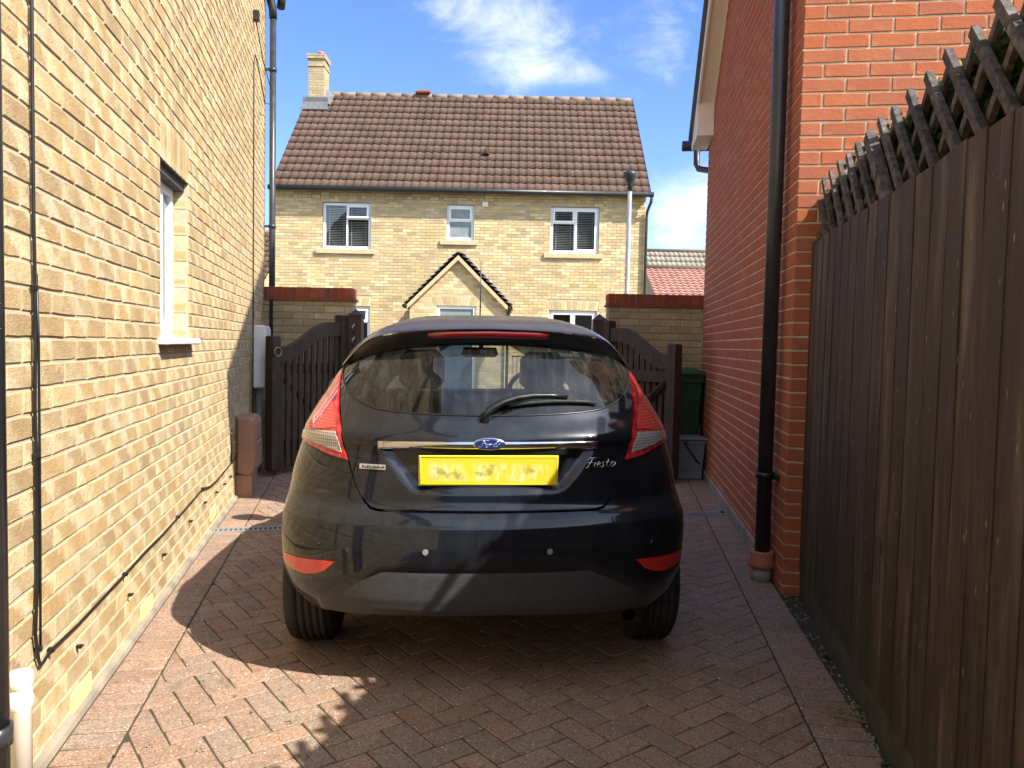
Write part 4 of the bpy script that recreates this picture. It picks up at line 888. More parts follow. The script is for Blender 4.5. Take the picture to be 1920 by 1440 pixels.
# ================================================================ THE CAR (local frame: x right, y forwards, rear bumper at y=0)
def car_materials():
    t = NT('car_paint'); o = t.tc()
    fl = t.vor(o, 900, 'Color'); sp = t.n('SeparateColor'); t.t.links.new(fl, sp.inputs[0])
    c = t.mix(t.math('MULTIPLY', sp.outputs[0], .5), (.0022, .0034, .0065), (.007, .011, .020))
    dust = t.math('MULTIPLY', t.ramp(t.noise(t.mapping(o, (1, 1, .35)), 9, 6, .7), .3, .8), .03)
    dust = t.math('ADD', dust, t.math('MULTIPLY', t.ramp(t.noise(o, 70, 5, .8), .6, .75), .03))
    c = t.mix(dust, c, (.36, .37, .37))
    c = t.mix(.005, c, (.34, .40, .46)); b = t.bsdf(c, t.ramp(t.noise(o, 12, 5), .3, .7, .30, .42), .2, None, .85, .3)
    gn = t.n('NewGeometry'); sn = t.n('SeparateXYZ'); t.t.links.new(gn.outputs['Normal'], sn.inputs[0]); up = t.ramp(sn.outputs[2], .80, .97)
    t.set(b.inputs['Base Color'], t.mix(t.math('MULTIPLY', up, .13), c, (.36, .30, .22))); t.set(b.inputs['Specular IOR Level'], t.ramp(up, 0, 1, .14, .03)); t.set(b.inputs['Metallic'], t.ramp(up, 0, 1, .2, 0.0)); t.set(b.inputs['Coat Weight'], t.ramp(up, 0, 1, .85, .14))
    t.set(b.inputs['Coat Roughness'], t.ramp(t.noise(t.mapping(o, (1, 1, .4)), 7, 6, .7), .3, .75, .012, .10)); M['car_paint'] = t.mat
    t = NT('car_glass'); o = t.tc()
    g = t.n('BsdfGlossy'); g.inputs['Roughness'].default_value = .015
    tr = t.n('BsdfTransparent'); tr.inputs[0].default_value = (.86, .90, .89, 1)
    mx = t.n('MixShader'); t.set(mx.inputs[0], t.schlick(.07)); t.t.links.new(tr.outputs[0], mx.inputs[1]); t.t.links.new(g.outputs[0], mx.inputs[2])
    d = t.n('BsdfDiffuse'); d.inputs[0].default_value = (.46, .44, .38, 1)
    st = t.math('MULTIPLY', t.ramp(t.noise(t.mapping(o, (26, 8, 1.2)), 1, 5, .7), .4, .75), .04)
    dd = t.math('ADD', t.math('ADD', st, t.math('MULTIPLY', t.ramp(t.noise(o, 60, 5, .8), .6, .75), .025)), .006)
    m2 = t.n('MixShader'); t.set(m2.inputs[0], dd); t.t.links.new(mx.outputs[0], m2.inputs[1]); t.t.links.new(d.outputs[0], m2.inputs[2]); t.t.links.new(m2.outputs[0], t.out.inputs[0]); M['car_glass'] = t.mat
    M['side_glass'] = M['car_glass'].copy(); M['side_glass'].name = 'side_glass'
    [n for n in M['side_glass'].node_tree.nodes if n.type == 'BSDF_TRANSPARENT'][0].inputs[0].default_value = (.13, .14, .14, 1)
    M['rear_glass'] = M['car_glass'].copy(); M['rear_glass'].name = 'rear_glass'
    [n for n in M['rear_glass'].node_tree.nodes if n.type == 'BSDF_TRANSPARENT'][0].inputs[0].default_value = (.50, .56, .60, 1)
    def lens(name, col, rough, k, sc, coat=1.0, emis=None):
        t = NT(name); u = t.tc(); w = t.n('TexWave', wave_type='BANDS', bands_direction='X'); t.set(w.inputs[0], u); w.inputs['Scale'].default_value = sc; w2 = t.n('TexWave', wave_type='BANDS', bands_direction='Z'); t.set(w2.inputs[0], u); w2.inputs['Scale'].default_value = sc*.8
        h = t.math('ADD', w.outputs[1], w2.outputs[1]); c = t.mix(t.ramp(h, .3, 1.7), col, tuple(min(1, x*1.9+.01) for x in col))
        t.bsdf(c, rough, 0, t.bump(h, k, .004), coat, .5); M[name] = t.mat
    lens('lens_red', (.30, .010, .012), .2, .06, 9); lens('lens_bright', (.42, .035, .030), .2, .14, 34); lens('lens_clear', (.24, .225, .20), .08, .22, 34); lens('reflector_red', (.45, .012, .008), .3, .3, 60)
    simple('valance', (.042, .044, .047), .6, var=.15, vs=30, bump=.15, bs=300); simple('trim_black', (.008, .008, .009), .35, var=.15); simple('gloss_black', (.0035, .0035, .004), .10, var=.1, coat=1.0)
    simple('chrome', (.62, .63, .65), .14, 1.0, var=.05); simple('badge_blue', (.008, .025, .14), .25, coat=1.0); simple('rubber', (.018, .018, .019), .75, var=.3, vs=30, bump=.2); simple('alloy', (.38, .39, .40), .35, .8)
    simple('seat_cloth', (.012, .014, .022), .95, var=.2, vs=40); simple('interior', (.022, .023, .026), .85, var=.15); simple('brake_lens', (.16, .006, .008), .15, coat=1.0); simple('silver_trim', (.55, .54, .52), .3, .6)
    t = NT('plate_yellow'); o = t.tc(); n1 = t.noise(t.mapping(o, (30, 1, 9)), 1, 5, .7); n2 = t.noise(o, 22, 4, .6)
    sp = t.n('SeparateXYZ'); t.t.links.new(o, sp.inputs[0])
    band = t.math('MULTIPLY', t.ramp(sp.outputs[2], .885, .86), t.math('MULTIPLY', t.ramp(sp.outputs[2], .795, .82), t.ramp(t.math('ABSOLUTE', sp.outputs[0]), .235, .20)))
    c = t.mix(t.math('MULTIPLY', band, t.ramp(n1, .38, .66, 0, .9)), (.72, .61, .03), (.80, .76, .42)); c = t.mix(t.math('MULTIPLY', band, t.ramp(n2, .52, .68, 0, .75)), c, (.30, .26, .04))
    t.bsdf(c, .3, 0, None, .4); M['plate_yellow'] = t.mat
car_materials()

WT = [(.18, .75), (.30, .80), (.45, .842), (.60, .85), (.75, .838), (.88, .805), (.98, .765), (1.08, .712), (1.2, .645), (1.3, .58), (1.37, .533), (1.44, .50)]
YR = [(.15, .16), (.30, .045), (.36, .012), (.46, .0), (.56, -.004), (.665, .012), (.70, .062), (.72, .075), (.80, .078), (.915, .092), (.955, .085), (.968, .09), (1.02, .125), (1.04, .14), (1.2, .255), (1.36, .40), (1.45, .5)]
CT = [(.2, .50), (.5, .56), (.8, .60), (1.0, .56), (1.2, .50), (1.4, .42)]
YF = [(.2, 3.85), (.4, 3.95), (.6, 3.93), (.75, 3.80), (.86, 3.45), (.95, 3.08), (1.15, 2.66), (1.36, 2.22), (1.45, 2.0)]
A0, NE, SL = .9, 2.5, 2.0
def herm(T, z):
    n = len(T)
    if z <= T[0][0]: return T[0][1]
    if z >= T[-1][0]: return T[-1][1]
    i = next(k for k in range(n-1) if z <= T[k+1][0])
    def sl(j):
        if j == 0 or j == n-1:
            a, b = (0, 1) if j == 0 else (n-2, n-1); return (T[b][1]-T[a][1])/(T[b][0]-T[a][0])
        a = (T[j][1]-T[j-1][1])/(T[j][0]-T[j-1][0]); b = (T[j+1][1]-T[j][1])/(T[j+1][0]-T[j][0])
        return 0.0 if a*b <= 0 else 2*a*b/(a+b)
    h = T[i+1][0]-T[i][0]; t = (z-T[i][0])/h
    return (2*t**3-3*t*t+1)*T[i][1]+(t**3-2*t*t+t)*sl(i)*h+(-2*t**3+3*t*t)*T[i+1][1]+(t**3-t*t)*sl(i+1)*h
def lin(T, z):
    if z <= T[0][0]: return T[0][1]
    for i in range(len(T)-1):
        if z <= T[i+1][0]: return T[i][1]+(T[i+1][1]-T[i][1])*(z-T[i][0])/(T[i+1][0]-T[i][0])
    return T[-1][1]
def soft(T, z, d=.011): return (lin(T, z-d)+2*lin(T, z-d/2)+2*lin(T, z)+2*lin(T, z+d/2)+lin(T, z+d))/8
LUT = [(herm(WT, .1+k*.001), soft(YR, .1+k*.001), herm(CT, .1+k*.001), herm(YF, .1+k*.001)) for k in range(1401)]
def sec(z):
    q = min(1399.0, max(0.0, (z-.1)*1000)); i = int(q); f = q-i; a, b = LUT[i], LUT[i+1]
    return a[0]+(b[0]-a[0])*f, a[1]+(b[1]-a[1])*f, a[2]+(b[2]-a[2])*f, a[3]+(b[3]-a[3])*f
def CS(a, z):
    sg = 1 if a >= 0 else -1; a = abs(a); w, yr, c, yf = sec(z); cf = .62
    def corner(t):
        xi = math.sin(min(max(t, 0), 1)*math.pi/2); return xi, 1-(max(0, 1-xi**NE))**(1/NE)
    if a <= A0: xi, q = corner(a/A0); return Vector((sg*w*xi, yr+c*q, z))
    if a <= A0+SL:
        t = (a-A0)/SL; y0 = yr+c; return Vector((sg*w*(1+.025*math.sin(math.pi*t)), y0+(yf-cf-y0)*t, z))
    xi, q = corner((2*A0+SL-a)/A0); return Vector((sg*w*xi, yf-cf*q, z))
def CN(a, z, e=2.5e-3):
    n = (CS(a+e, z)-CS(a-e, z)).cross(CS(a, z+e*3)-CS(a, z-e*3)); return n.normalized()
TILT = .011
def tilt(p): return Vector((p[0], p[1], p[2]+TILT*p[0]*min(1, p[2]/.4)))
def a_of_y(y, z):
    lo, hi = 0.0, 2*A0+SL
    for _ in range(40):
        m = (lo+hi)/2
        if CS(m, z).y < y: lo = m
        else: hi = m
    return (lo+hi)/2
def smooth_poly(P, it=2, keep=()):
    for _ in range(it):
        out = []
        for i in range(len(P)):
            p, q = P[i], P[(i+1) % len(P)]; out += [(p[0]*.75+q[0]*.25, p[1]*.75+q[1]*.25), (p[0]*.25+q[0]*.75, p[1]*.25+q[1]*.75)]
        P = out
    return P
def densify(P, st):
    out = []
    for i in range(len(P)):
        p, q = P[i], P[(i+1) % len(P)]; n = max(1, int(math.hypot(q[0]-p[0], q[1]-p[1])/st))
        out += [(p[0]+(q[0]-p[0])*k/n, p[1]+(q[1]-p[1])*k/n) for k in range(n)]
    return out
def panel(outline, holes=(), off=0.0, thick=.012, st=.02, mat=0, mb=None, normals=True):
    """skin patch of the car: outline and holes are given in (a,z) over the body surface"""
    offf = off if callable(off) else (lambda a, z: off)
    loops = [densify(l, st) for l in [outline]+list(holes)]
    vs = []; ed = []
    for l in loops:
        b = len(vs); vs += [Vector(p) for p in l]; ed += [(b+i, b+(i+1) % len(l)) for i in range(len(l))]
    nb = len(vs)
    x0, x1 = min(p[0] for p in outline), max(p[0] for p in outline); y0, y1 = min(p[1] for p in outline), max(p[1] for p in outline)
    i = 0; grid = []
    y = y0+st/2
    while y < y1:
        x = x0+st*(.25 if i % 2 else .75)
        while x < x1:
            p = (x, y)
            if inpoly(p, outline) and not any(inpoly(p, h) for h in holes): grid.append(p)
            x += st
        y += st; i += 1
    cell = {}
    for v in vs: cell.setdefault((int(v.x//st), int(v.y//st)), []).append(v)
    for p in grid:
        k = (int(p[0]//st), int(p[1]//st)); ok = True
        for dx in (-1, 0, 1):
            for dy in (-1, 0, 1):
                for v in cell.get((k[0]+dx, k[1]+dy), ()):
                    if (v.x-p[0])**2+(v.y-p[1])**2 < (st*.45)**2: ok = False
        if ok: vs.append(Vector(p))
    r = delaunay_2d_cdt(vs, ed, [], 0, 1e-6)
    V, F = r[0], r[2]
    mb = mb or MB(); ids = []; nrm = {}
    def P(a, z): return tilt(CS(a, z)+CN(a, z)*offf(a, z))
    for v in V:
        p = P(v.x, v.y); k = mb.vert(p); ids.append(k)
        if normals:
            e = .003
            if callable(off): n = (P(v.x+e, v.y)-P(v.x-e, v.y)).cross(P(v.x, v.y+e)-P(v.x, v.y-e)).normalized()
            else: n = CN(v.x, v.y)
            nrm[k] = n
    cnt = {}
    for f in F:
        c = sum((V[i] for i in f), Vector((0, 0)))/len(f)
        if not inpoly(c, outline) or any(inpoly(c, h) for h in holes): continue
        mb.face([ids[i] for i in f], mat, None, (.5, .5, .5), True)
        for i in range(len(f)):
            e = (f[i], f[(i+1) % len(f)]); cnt[e] = 1
    for (i, j) in list(cnt):
        if (j, i) not in cnt:
            a, b = V[i], V[j]; q = []
            for v, d in ((a, 0), (b, 0), (b, thick), (a, thick)): q.append(mb.vert(tilt(CS(v.x, v.y)+CN(v.x, v.y)*(offf(v.x, v.y)-d))))
            mb.face(q[::-1], mat)
    return mb, nrm
def finish(mbn, name, mat, parent):
    mb, nrm = mbn; o = mb.build(name, mat, parent, Vector((0, 0, 0)), attrs=False)
    if nrm:
        o.data.normals_split_custom_set_from_vertices([tuple(nrm.get(i, (0, 0, 0))) for i in range(len(mb.v))])
    return o
def mir(P): return [(-a, z) for a, z in P]
def both(half): return half+[(-a, z) for a, z in half[::-1] if abs(a) > 1e-6]
def sstep(x, a, b): t = min(1, max(0, (x-a)/(b-a))); return t*t*(3-2*t)

def car():
    T = empty('hatchback', (-.076, 2.79, 0), 'dusty dark navy hatchback parked on the block paved drive, seen from behind', 'car', None, rad(3.4))
    ORG[T.name] = Vector((0, 0, 0))
    gate_h = [(0, .696), (.146, .697), (.291, .697), (.315, .703), (.333, .722), (.352, .751), (.385, .815), (.41, .869), (.445, .928), (.476, .984), (.53, 1.046), (.59, 1.105), (.66, 1.165), (.72, 1.21), (.72, 1.25), (.60, 1.30), (.36, 1.34), (0, 1.352)]
    glass_h = [(0, 1.325), (.13, 1.325), (.33, 1.311), (.50, 1.289), (.66, 1.258), (.745, 1.235), (.752, 1.218), (.70, 1.19), (.62, 1.155), (.54, 1.117), (.44, 1.079), (.34, 1.057), (.17, 1.047), (0, 1.044)]
    light_h = [(.735, 1.205), (.70, 1.185), (.59, 1.092), (.482, .984), (.418, .872), (.4925, .884), (.58, .903), (.70, .918), (.80, .932), (.90, .955), (.955, 1.0), (.945, 1.05), (.90, 1.11), (.83, 1.17)]
    # --- body shell: one mesh, both sides
    arch = lambda yc, r=.335, zc=.30: [(a_of_y(yc+r*math.cos(t), max(.2, zc+r*math.sin(t))), max(.2, zc+r*math.sin(t))) for t in [math.pi*(1.09-1.18*i/18) for i in range(19)]]
    ra, fa = arch(.66), arch(3.15)
    ZT = 1.36
    hole = lambda P: [(a_of_y(y, z), z) for y, z in P]
    half = [(.345, .735), (.42, .875), (.49, .984), (.60, 1.092), (.735, 1.19), (.80, 1.25), (.82, ZT), (1.6, ZT), (2.4, ZT), (3.8, ZT), (3.8, 1.345), (3.13, 1.335), (3.06, 1.0), (3.8, .985), (3.8, .2)]
    half += [p for p in fa[::-1]]+[p for p in ra[::-1] if p[1] > .45]+[(.70, .46), (.74, .70), (.70, .86), (.58, .86), (.45, .84), (.37, .74)]
    side = [hole([(.98, 1.0), (1.70, .985), (1.70, 1.325), (1.05, 1.325), (.93, 1.16)]), hole([(1.78, .985), (2.72, .985), (2.55, 1.10), (2.28, 1.325), (1.78, 1.325)])]
    mb, nr = panel(half, side, 0.0, .02, .04)
    m2 = panel(mir(half)[::-1], [mir(s)[::-1] for s in side], 0.0, .02, .04, mb=mb); nr.update(m2[1])
    body = finish((mb, nr), 'body', M['car_paint'], T)
    for sg in (1, -1):
        for s in side:
            q = [(sg*a, z) for a, z in s]; finish(panel(q if sg > 0 else q[::-1], (), -.012, .004, .06), 'side_window', M['side_glass'], T)
    ws = [(3.12, 1.34), (3.05, .99), (3.8, .975), (3.8, 1.35)]
    mb, nr = panel(ws, (), -.008, .004, .06); m2 = panel(mir(ws)[::-1], (), -.008, .004, .06, mb=mb); nr.update(m2[1]); finish((mb, nr), 'windscreen', M['car_glass'], T)
    # --- bumper
    bump = [(0, .664), (.146, .664), (.291, .664), (.325, .672), (.352, .70), (.372, .735), (.405, .805), (.432, .858), (.4925, .872), (.58, .890), (.70, .905), (.72, .80), (.73, .70), (.705, .47)]+[p for p in ra[:6] if p[1] <= .45 and p[1] > .26][::-1]+[(.66, .235), (.5, .235), (.0, .235)]
    gh0 = [(0, .688), (.146, .689), (.291, .689), (.317, .695), (.338, .716)]
    bump = gh0+[(.356, .747), (.389, .811), (.414, .862), (.4925, .876), (.58, .895), (.70, .91), (.72, .80), (.73, .70), (.715, .47), (.70, .42), (.64, .345), (.56, .305), (.48, .292), (.26, .309), (.0, .314)]
    val = [(0, .512), (.25, .508), (.29, .499), (.325, .480), (.37, .442), (.43, .385), (.49, .345), (.505, .30), (.46, .296), (.26, .312), (0, .317)]
    def boff(a, z):
        a = abs(a); return .003+.010*sstep(z, .66, .64)-.014*sstep(z, .512+.0-.10*max(0, a-.27)/.2*1.2, .46-.10*max(0, a-.27)/.2*1.2)*sstep(a, .52, .45)
    mb, nr = panel(both(bump)[::-1], (), boff, .02, .016); bp = finish((mb, nr), 'bumper', M['car_paint'], T)
    mb, nr = panel(smooth_poly(both(val), 2)[::-1], (), lambda a, z: .0035+.006*sstep(z, .36, .33), .01, .018); finish((mb, nr), 'lower_valance', M['valance'], bp)
    rf = [(.418, .505), (.575, .494), (.70, .486), (.69, .456), (.63, .442), (.55, .437), (.50, .448), (.455, .466)]
    for sg in (1, -1):
        q = [(sg*a, z) for a, z in rf]; finish(panel(q[::sg], (), .016, .012, .02), 'reflector', M['reflector_red'], bp)
    for a in (-.483, -.155, .155, .483):
        c = CS(a, .56)+CN(a, .56)*.013; n = CN(a, .56); m = MB(); m.tube([tilt(c-n*.01), tilt(c+n*.0035)], [.0115, .0105], 16); m.build('parking_sensor', M['galv'] if abs(a) < .3 else M['car_paint'], bp, Vector((0, 0, 0)), attrs=False)
    # --- tailgate
    def goff(a, z):
        a = abs(a); hw = .196+(z-.765)*(.308-.196)/(.92-.765)
        rec = sstep(z, .748, .79)*sstep(z, .938, .915)*sstep(a, hw+.016, hw-.034)
        return .004-.020*rec+.006*sstep(z, .935, .945)*sstep(z, 1.03, .97)
    mb, nr = panel(both(gate_h)[::-1], [both(glass_h)[::-1]], goff, .02, .0115); tg = finish((mb, nr), 'tailgate', M['car_paint'], T)
    gl = smooth_poly(both(glass_h), 1); finish(panel(gl[::-1], (), .003, .004, .03), 'rear_window', M['rear_glass'], T)
    ring = [tilt(CS(a, z)+CN(a, z)*.004) for a, z in gl]; m = MB(); m.tube(ring+[ring[0]], .0045, 6, cap=False); m.build('window_seal', M['trim_black'], tg, Vector((0, 0, 0)), attrs=False)
    def on(x, z, o):
        lo, hi = 0.0, A0
        for _ in range(30):
            k = (lo+hi)/2
            if CS(k, z).x < abs(x): lo = k
            else: hi = k
        a = lo*(1 if x >= 0 else -1); return tilt(CS(a, z)+CN(a, z)*o)
    # chrome strip following the tailgate
    m = MB(); N = 40; rg = []
    for i in range(N+1):
        u = -1+2*i/N; x = .415*u; zt = .957-.003*u*u; zb = .925-.004*u*u
        if abs(u) > .96: zb += .0
        rg.append([m.vert(on(x, z, o)) for z, o in ((zb, .004), (zb+.002, .013), (zt-.003, .015), (zt, .006))])
    for a, b in zip(rg, rg[1:]):
        for k in range(3): m.face((a[k], b[k], b[k+1], a[k+1]), smooth=(k == 1))
    m.face(rg[0]); m.face(rg[-1][::-1]); m.build('chrome_strip', M['chrome'], tg, Vector((0, 0, 0)), attrs=False)
    def oval(a, b, y, th, zc, n=36):
        m = MB(); r0 = [m.vert(tilt((a*math.cos(t), y, zc+b*math.sin(t)))) for t in [2*math.pi*k/n for k in range(n)]]; r1 = [m.vert(tilt((a*.97*math.cos(t), y-th, zc+b*.95*math.sin(t)))) for t in [2*math.pi*k/n for k in range(n)]]; r2 = [m.vert(tilt((a*.90*math.cos(t), y-th-.0015, zc+b*.86*math.sin(t)))) for t in [2*math.pi*k/n for k in range(n)]]
        for q, r in ((r0, r1), (r1, r2)):
            for k in range(n): m.face((q[k], q[(k+1) % n], r[(k+1) % n], r[k]), smooth=True)
        m.face(r2); return m
    yb = CS(0, .945).y-.008
    bd = oval(.0615, .0245, yb, .006, .947).build('maker_badge', M['chrome'], tg, Vector((0, 0, 0)), attrs=False)
    oval(.0555, .0200, yb-.004, .0045, .947).build('badge_face', M['badge_blue'], bd, Vector((0, 0, 0)), attrs=False)
    # script lettering: F o r d
    st = [[(-.030, .006), (-.034, .010), (-.030, .0125), (-.020, .0115), (-.006, .0125), (-.001, .0115)], [(-.016, .0115), (-.020, .002), (-.025, -.008), (-.031, -.010), (-.035, -.006)], [(-.024, .0015), (-.016, .0025), (-.010, .003)],
          [(-.006, .0005), (-.0105, -.002), (-.012, -.006), (-.009, -.009), (-.005, -.006), (-.004, -.002), (-.006, .0005), (-.001, -.0005), (.003, .001)], [(.003, .001), (.002, -.003), (.000, -.009)], [(.0015, -.004), (.005, .0005), (.009, .001), (.0085, -.001)],
          [(.021, .001), (.016, .0005), (.0125, -.004), (.0135, -.008), (.017, -.0085), (.021, -.003), (.024, .004), (.026, .010), (.027, .0115), (.024, .004), (.0215, -.004), (.0225, -.008), (.026, -.007), (.030, -.002), (.034, .002)]]
    m = MB()
    for s in st: m.tube([tilt((x*1.18, yb-.0105, .947+z*1.15)) for x, z in s], .0014, 6)
    m.build('lettering', M['chrome'], bd, Vector((0, 0, 0)), attrs=False)
    # model script on the right of the tailgate: F i e s t a
    st = [[(.012, .012), (.020, .018), (.035, .0185), (.062, .0185)], [(.030, .018), (.022, .004), (.012, -.012), (.004, -.014)], [(.012, .003), (.026, .0035), (.036, .004)],
          [(.040, .004), (.036, -.004), (.034, -.011), (.039, -.012)], [(.046, -.004), (.056, -.002), (.058, .003), (.052, .0045), (.046, -.001), (.045, -.008), (.050, -.012), (.058, -.009)], [(.074, .003), (.068, .004), (.064, .001), (.070, -.004), (.069, -.010), (.060, -.012)],
          [(.088, .014), (.084, .004), (.080, -.006), (.082, -.012), (.089, -.010)], [(.078, .004), (.088, .0045), (.096, .005)], [(.112, .003), (.104, .004), (.096, -.002), (.096, -.010), (.102, -.012), (.110, -.004), (.114, .004)], [(.114, .004), (.111, -.006), (.113, -.012), (.120, -.010)]]
    m = MB()
    for s in st: m.tube([on(.365+x*1.12, .866+z*1.15-.02*x, .0075) for x, z in s], .0021, 6)
    m.build('model_lettering', M['chrome'], tg, Vector((0, 0, 0)), attrs=False)
    m = MB(); q = [on(x, z, o) for o in (.004, .009) for x, z in ((-.487, .842), (-.388, .842), (-.388, .861), (-.487, .861))]; i = [m.vert(p) for p in q]
    for f in ((0, 1, 5, 4), (1, 2, 6, 5), (2, 3, 7, 6), (3, 0, 4, 7), (4, 5, 6, 7)): m.face([i[k] for k in f])
    eb = m.build('trim_badge', M['silver_trim'], tg, Vector((0, 0, 0)), attrs=False)
    m = MB()
    for k in range(9):
        x = -.476+k*.0098; m.tube([on(x, .847, .0095), on(x+.002, .852+.004*(k % 3 != 1), .0095), on(x+.005, .856-.003*(k % 2), .0095), on(x+.006, .848, .0095)], .0011, 5)
    m.build('lettering', M['interior'], eb, Vector((0, 0, 0)), attrs=False)
    # number plate
    py = CS(0, .846).y+.012; P = lambda x, y, z: tilt((x, y-.1*(z-.846), z))
    m = MB(); m.prism([(-.262, .788), (.262, .788), (.262, .904), (-.262, .904)], 0, .006, fr=lambda x, z, y: P(x, py-.012-y, z), bev=.003); np_ = m.build('number_plate', M['plate_yellow'], tg, Vector((0, 0, 0)), attrs=False)
    m = MB()
    for a, b in (((-.256, .794), (.256, .794)), ((.256, .794), (.256, .898)), ((.256, .898), (-.256, .898)), ((-.256, .898), (-.256, .794))): m.tube([P(a[0], py-.0187, a[1]), P(b[0], py-.0187, b[1])], .0011, 4)
    m.build('plate_border', M['plate_yellow'], np_, Vector((0, 0, 0)), attrs=False)
    m = MB(); m.box((-.30, py-.004, .908), (.30, py+.03, .924)); m.build('handle_recess', M['trim_black'], tg, Vector((0, 0, 0)), attrs=False)
    # --- spoiler and roof
    te = [(-.627, .58, 1.222), (-.576, .52, 1.274), (-.527, .45, 1.320), (-.457, .39, 1.352), (-.325, .33, 1.370), (-.160, .305, 1.378), (0, .295, 1.381)]
    te = te+[(-x, y, z) for x, y, z in te[:-1][::-1]]
    def samp(u):
        x = u*.627
        for p, q in zip(te, te[1:]):
            if x <= q[0]+1e-9: t = (x-p[0])/(q[0]-p[0]); return Vector((x, p[1]+(q[1]-p[1])*t, p[2]+(q[2]-p[2])*t))
        return Vector(te[-1])
    U = [math.sin(math.pi/2*(-1+2*i/48)) for i in range(49)]
    tr = [samp(u) for u in U]
    for _ in range(2): tr = [tr[0]]+[(tr[i-1]+tr[i]*2+tr[i+1])/4 for i in range(1, 48)]+[tr[-1]]
    ZC = [(.295, 1.381), (.6, 1.425), (.9, 1.452), (1.2, 1.468), (1.5, 1.472), (1.8, 1.462), (2.05, 1.435), (2.24, 1.372)]
    m = MB(); rows = [[m.vert(tilt(p)) for p in tr]]
    rows.append([m.vert(tilt(p+Vector((0, .012, .007)))) for p in tr])
    for f in (.25, .5, .75, 1.0):
        row = []
        for u, p in zip(U, tr):
            w = sec(1.34)[0]*1.005; e = Vector((w*u, .72+.05*abs(u), 1.335+(herm(ZC, .72)-1.335)*(1-abs(u)**4.5))); s = p+Vector((0, .012, .007)); v = s.lerp(e, f); v.z = s.z+(e.z-s.z)*(1-(1-f)**1.6); row.append(m.vert(tilt(v)))
        rows.append(row)
    for y in (.95, 1.2, 1.5, 1.8, 2.05, 2.24):
        t = (y-.9)/1.4; w = sec(1.36)[0]*(1+.025*math.sin(math.pi*min(1, max(0, t))))
        rows.append([m.vert(tilt((w*u, y-(.10*u*u if y > 2 else 0)-(.15*u**6 if y > 2.1 else 0), 1.358+(herm(ZC, y)-1.358)*(1-abs(u)**4.5)))) for u in U])
    for a, b in zip(rows, rows[1:]):
        for k in range(48): m.face((a[k], a[k+1], b[k+1], b[k]), smooth=True)
    roof = m.build('roof', M['car_paint'], T, Vector((0, 0, 0)), attrs=False)
    m = MB(); r0 = [m.vert(tilt(p+Vector((0, .002, -.004)))) for p in tr]; r1 = []
    gtop = [(0, 1.325), (.13, 1.325), (.33, 1.311), (.50, 1.289), (.66, 1.258), (.745, 1.235)]
    def gt(u):
        xs = [(CS(a, z).x, a, z) for a, z in gtop]; x = abs(u)*.605; 
        for p, q in zip(xs, xs[1:]):
            if x <= q[0]: t = (x-p[0])/(q[0]-p[0]); a = p[1]+(q[1]-p[1])*t; z = p[2]+(q[2]-p[2])*t; break
        else: a, z = xs[-1][1:]
        a *= 1 if u >= 0 else -1; return CS(a, z-.004)+CN(a, z-.004)*.008
    mid = []
    for u, p in zip(U, tr):
        g = gt(u); q = p.lerp(g, .22); q.z = p.z+(g.z-p.z)*.34; mid.append(m.vert(tilt(q))); r1.append(m.vert(tilt(g)))
    for a, b in ((r0, mid), (mid, r1)):
        for k in range(48): m.face((a[k+1], a[k], b[k], b[k+1]), smooth=True)
    sp = m.build('spoiler', M['trim_black'], T, Vector((0, 0, 0)), attrs=False)
    m = MB(); N = 20; rg = []
    for i in range(N+1):
        x = -.255+.51*i/N; p = samp(x/.627); e = 1-min(1, (N/2-abs(i-N/2))/1.5)
        rg.append([m.vert(tilt(v)) for v in (p+Vector((0, .010, -.008-.004*e)), p+Vector((0, .004+.006*e, -.011-.004*e)), p+Vector((0, .018+.006*e, -.033+.006*e)), p+Vector((0, .05, -.036+.006*e)))])
    for a, b in zip(rg, rg[1:]):
        for k in range(3): m.face((a[k], b[k], b[k+1], a[k+1]), smooth=True)
    m.build('brake_light', M['brake_lens'], sp, Vector((0, 0, 0)), attrs=False)
    m = MB(); m.tube([tilt((-.01, 2.02, 1.435)), tilt((-.012, 2.0, 1.47)), tilt((-.012, 1.97, 1.83))], [.008, .0045, .0022], 8); m.lathe([(.02, 0), (.017, .018), (.006, .024)], tilt((-.01, 2.02, 1.434)), 12); m.build('aerial', M['trim_black'], T, Vector((0, 0, 0)), attrs=False)
    # --- lamps
    for sg in (1, -1):
        q = [(sg*a, z) for a, z in light_h]; L = finish(panel(q[::sg], (), .010, .03, .02), 'tail_light', M['lens_red'], T)
        q = [(sg*a, z) for a, z in [(.655, 1.085), (.60, 1.07), (.555, 1.03), (.505, .985), (.60, .973), (.72, .965), (.83, .972), (.875, 1.0), (.87, 1.05), (.82, 1.085), (.74, 1.095)]]; finish(panel(q[::sg], (), .0125, .008, .02), 'red_lens', M['lens_bright'], L)
        q = [(sg*a, z) for a, z in [(.503, .972), (.47, .938), (.445, .897), (.525, .912), (.612, .925), (.72, .937), (.79, .950), (.70, .961), (.60, .967)]]; finish(panel(q[::sg], (), .0125, .008, .02), 'reversing_lens', M['lens_clear'], L)
        # door mirror
        m = MB(); c = Vector((sg*.905, 2.42, 1.0)); rg = []
        for y, kx, kz in ((-.04, .085, .06), (-.045, .10, .075), (.0, .11, .085), (.06, .085, .07), (.10, .04, .04)):
            rg.append([m.vert(c+Vector((kx*math.copysign(abs(math.cos(t))**.7, math.cos(t)), y, kz*math.copysign(abs(math.sin(t))**.7, math.sin(t))))) for t in [2*math.pi*k/16 for k in range(16)]])
        for a, b in zip(rg, rg[1:]):
            for k in range(16): m.face((a[k], a[(k+1) % 16], b[(k+1) % 16], b[k]), smooth=True)
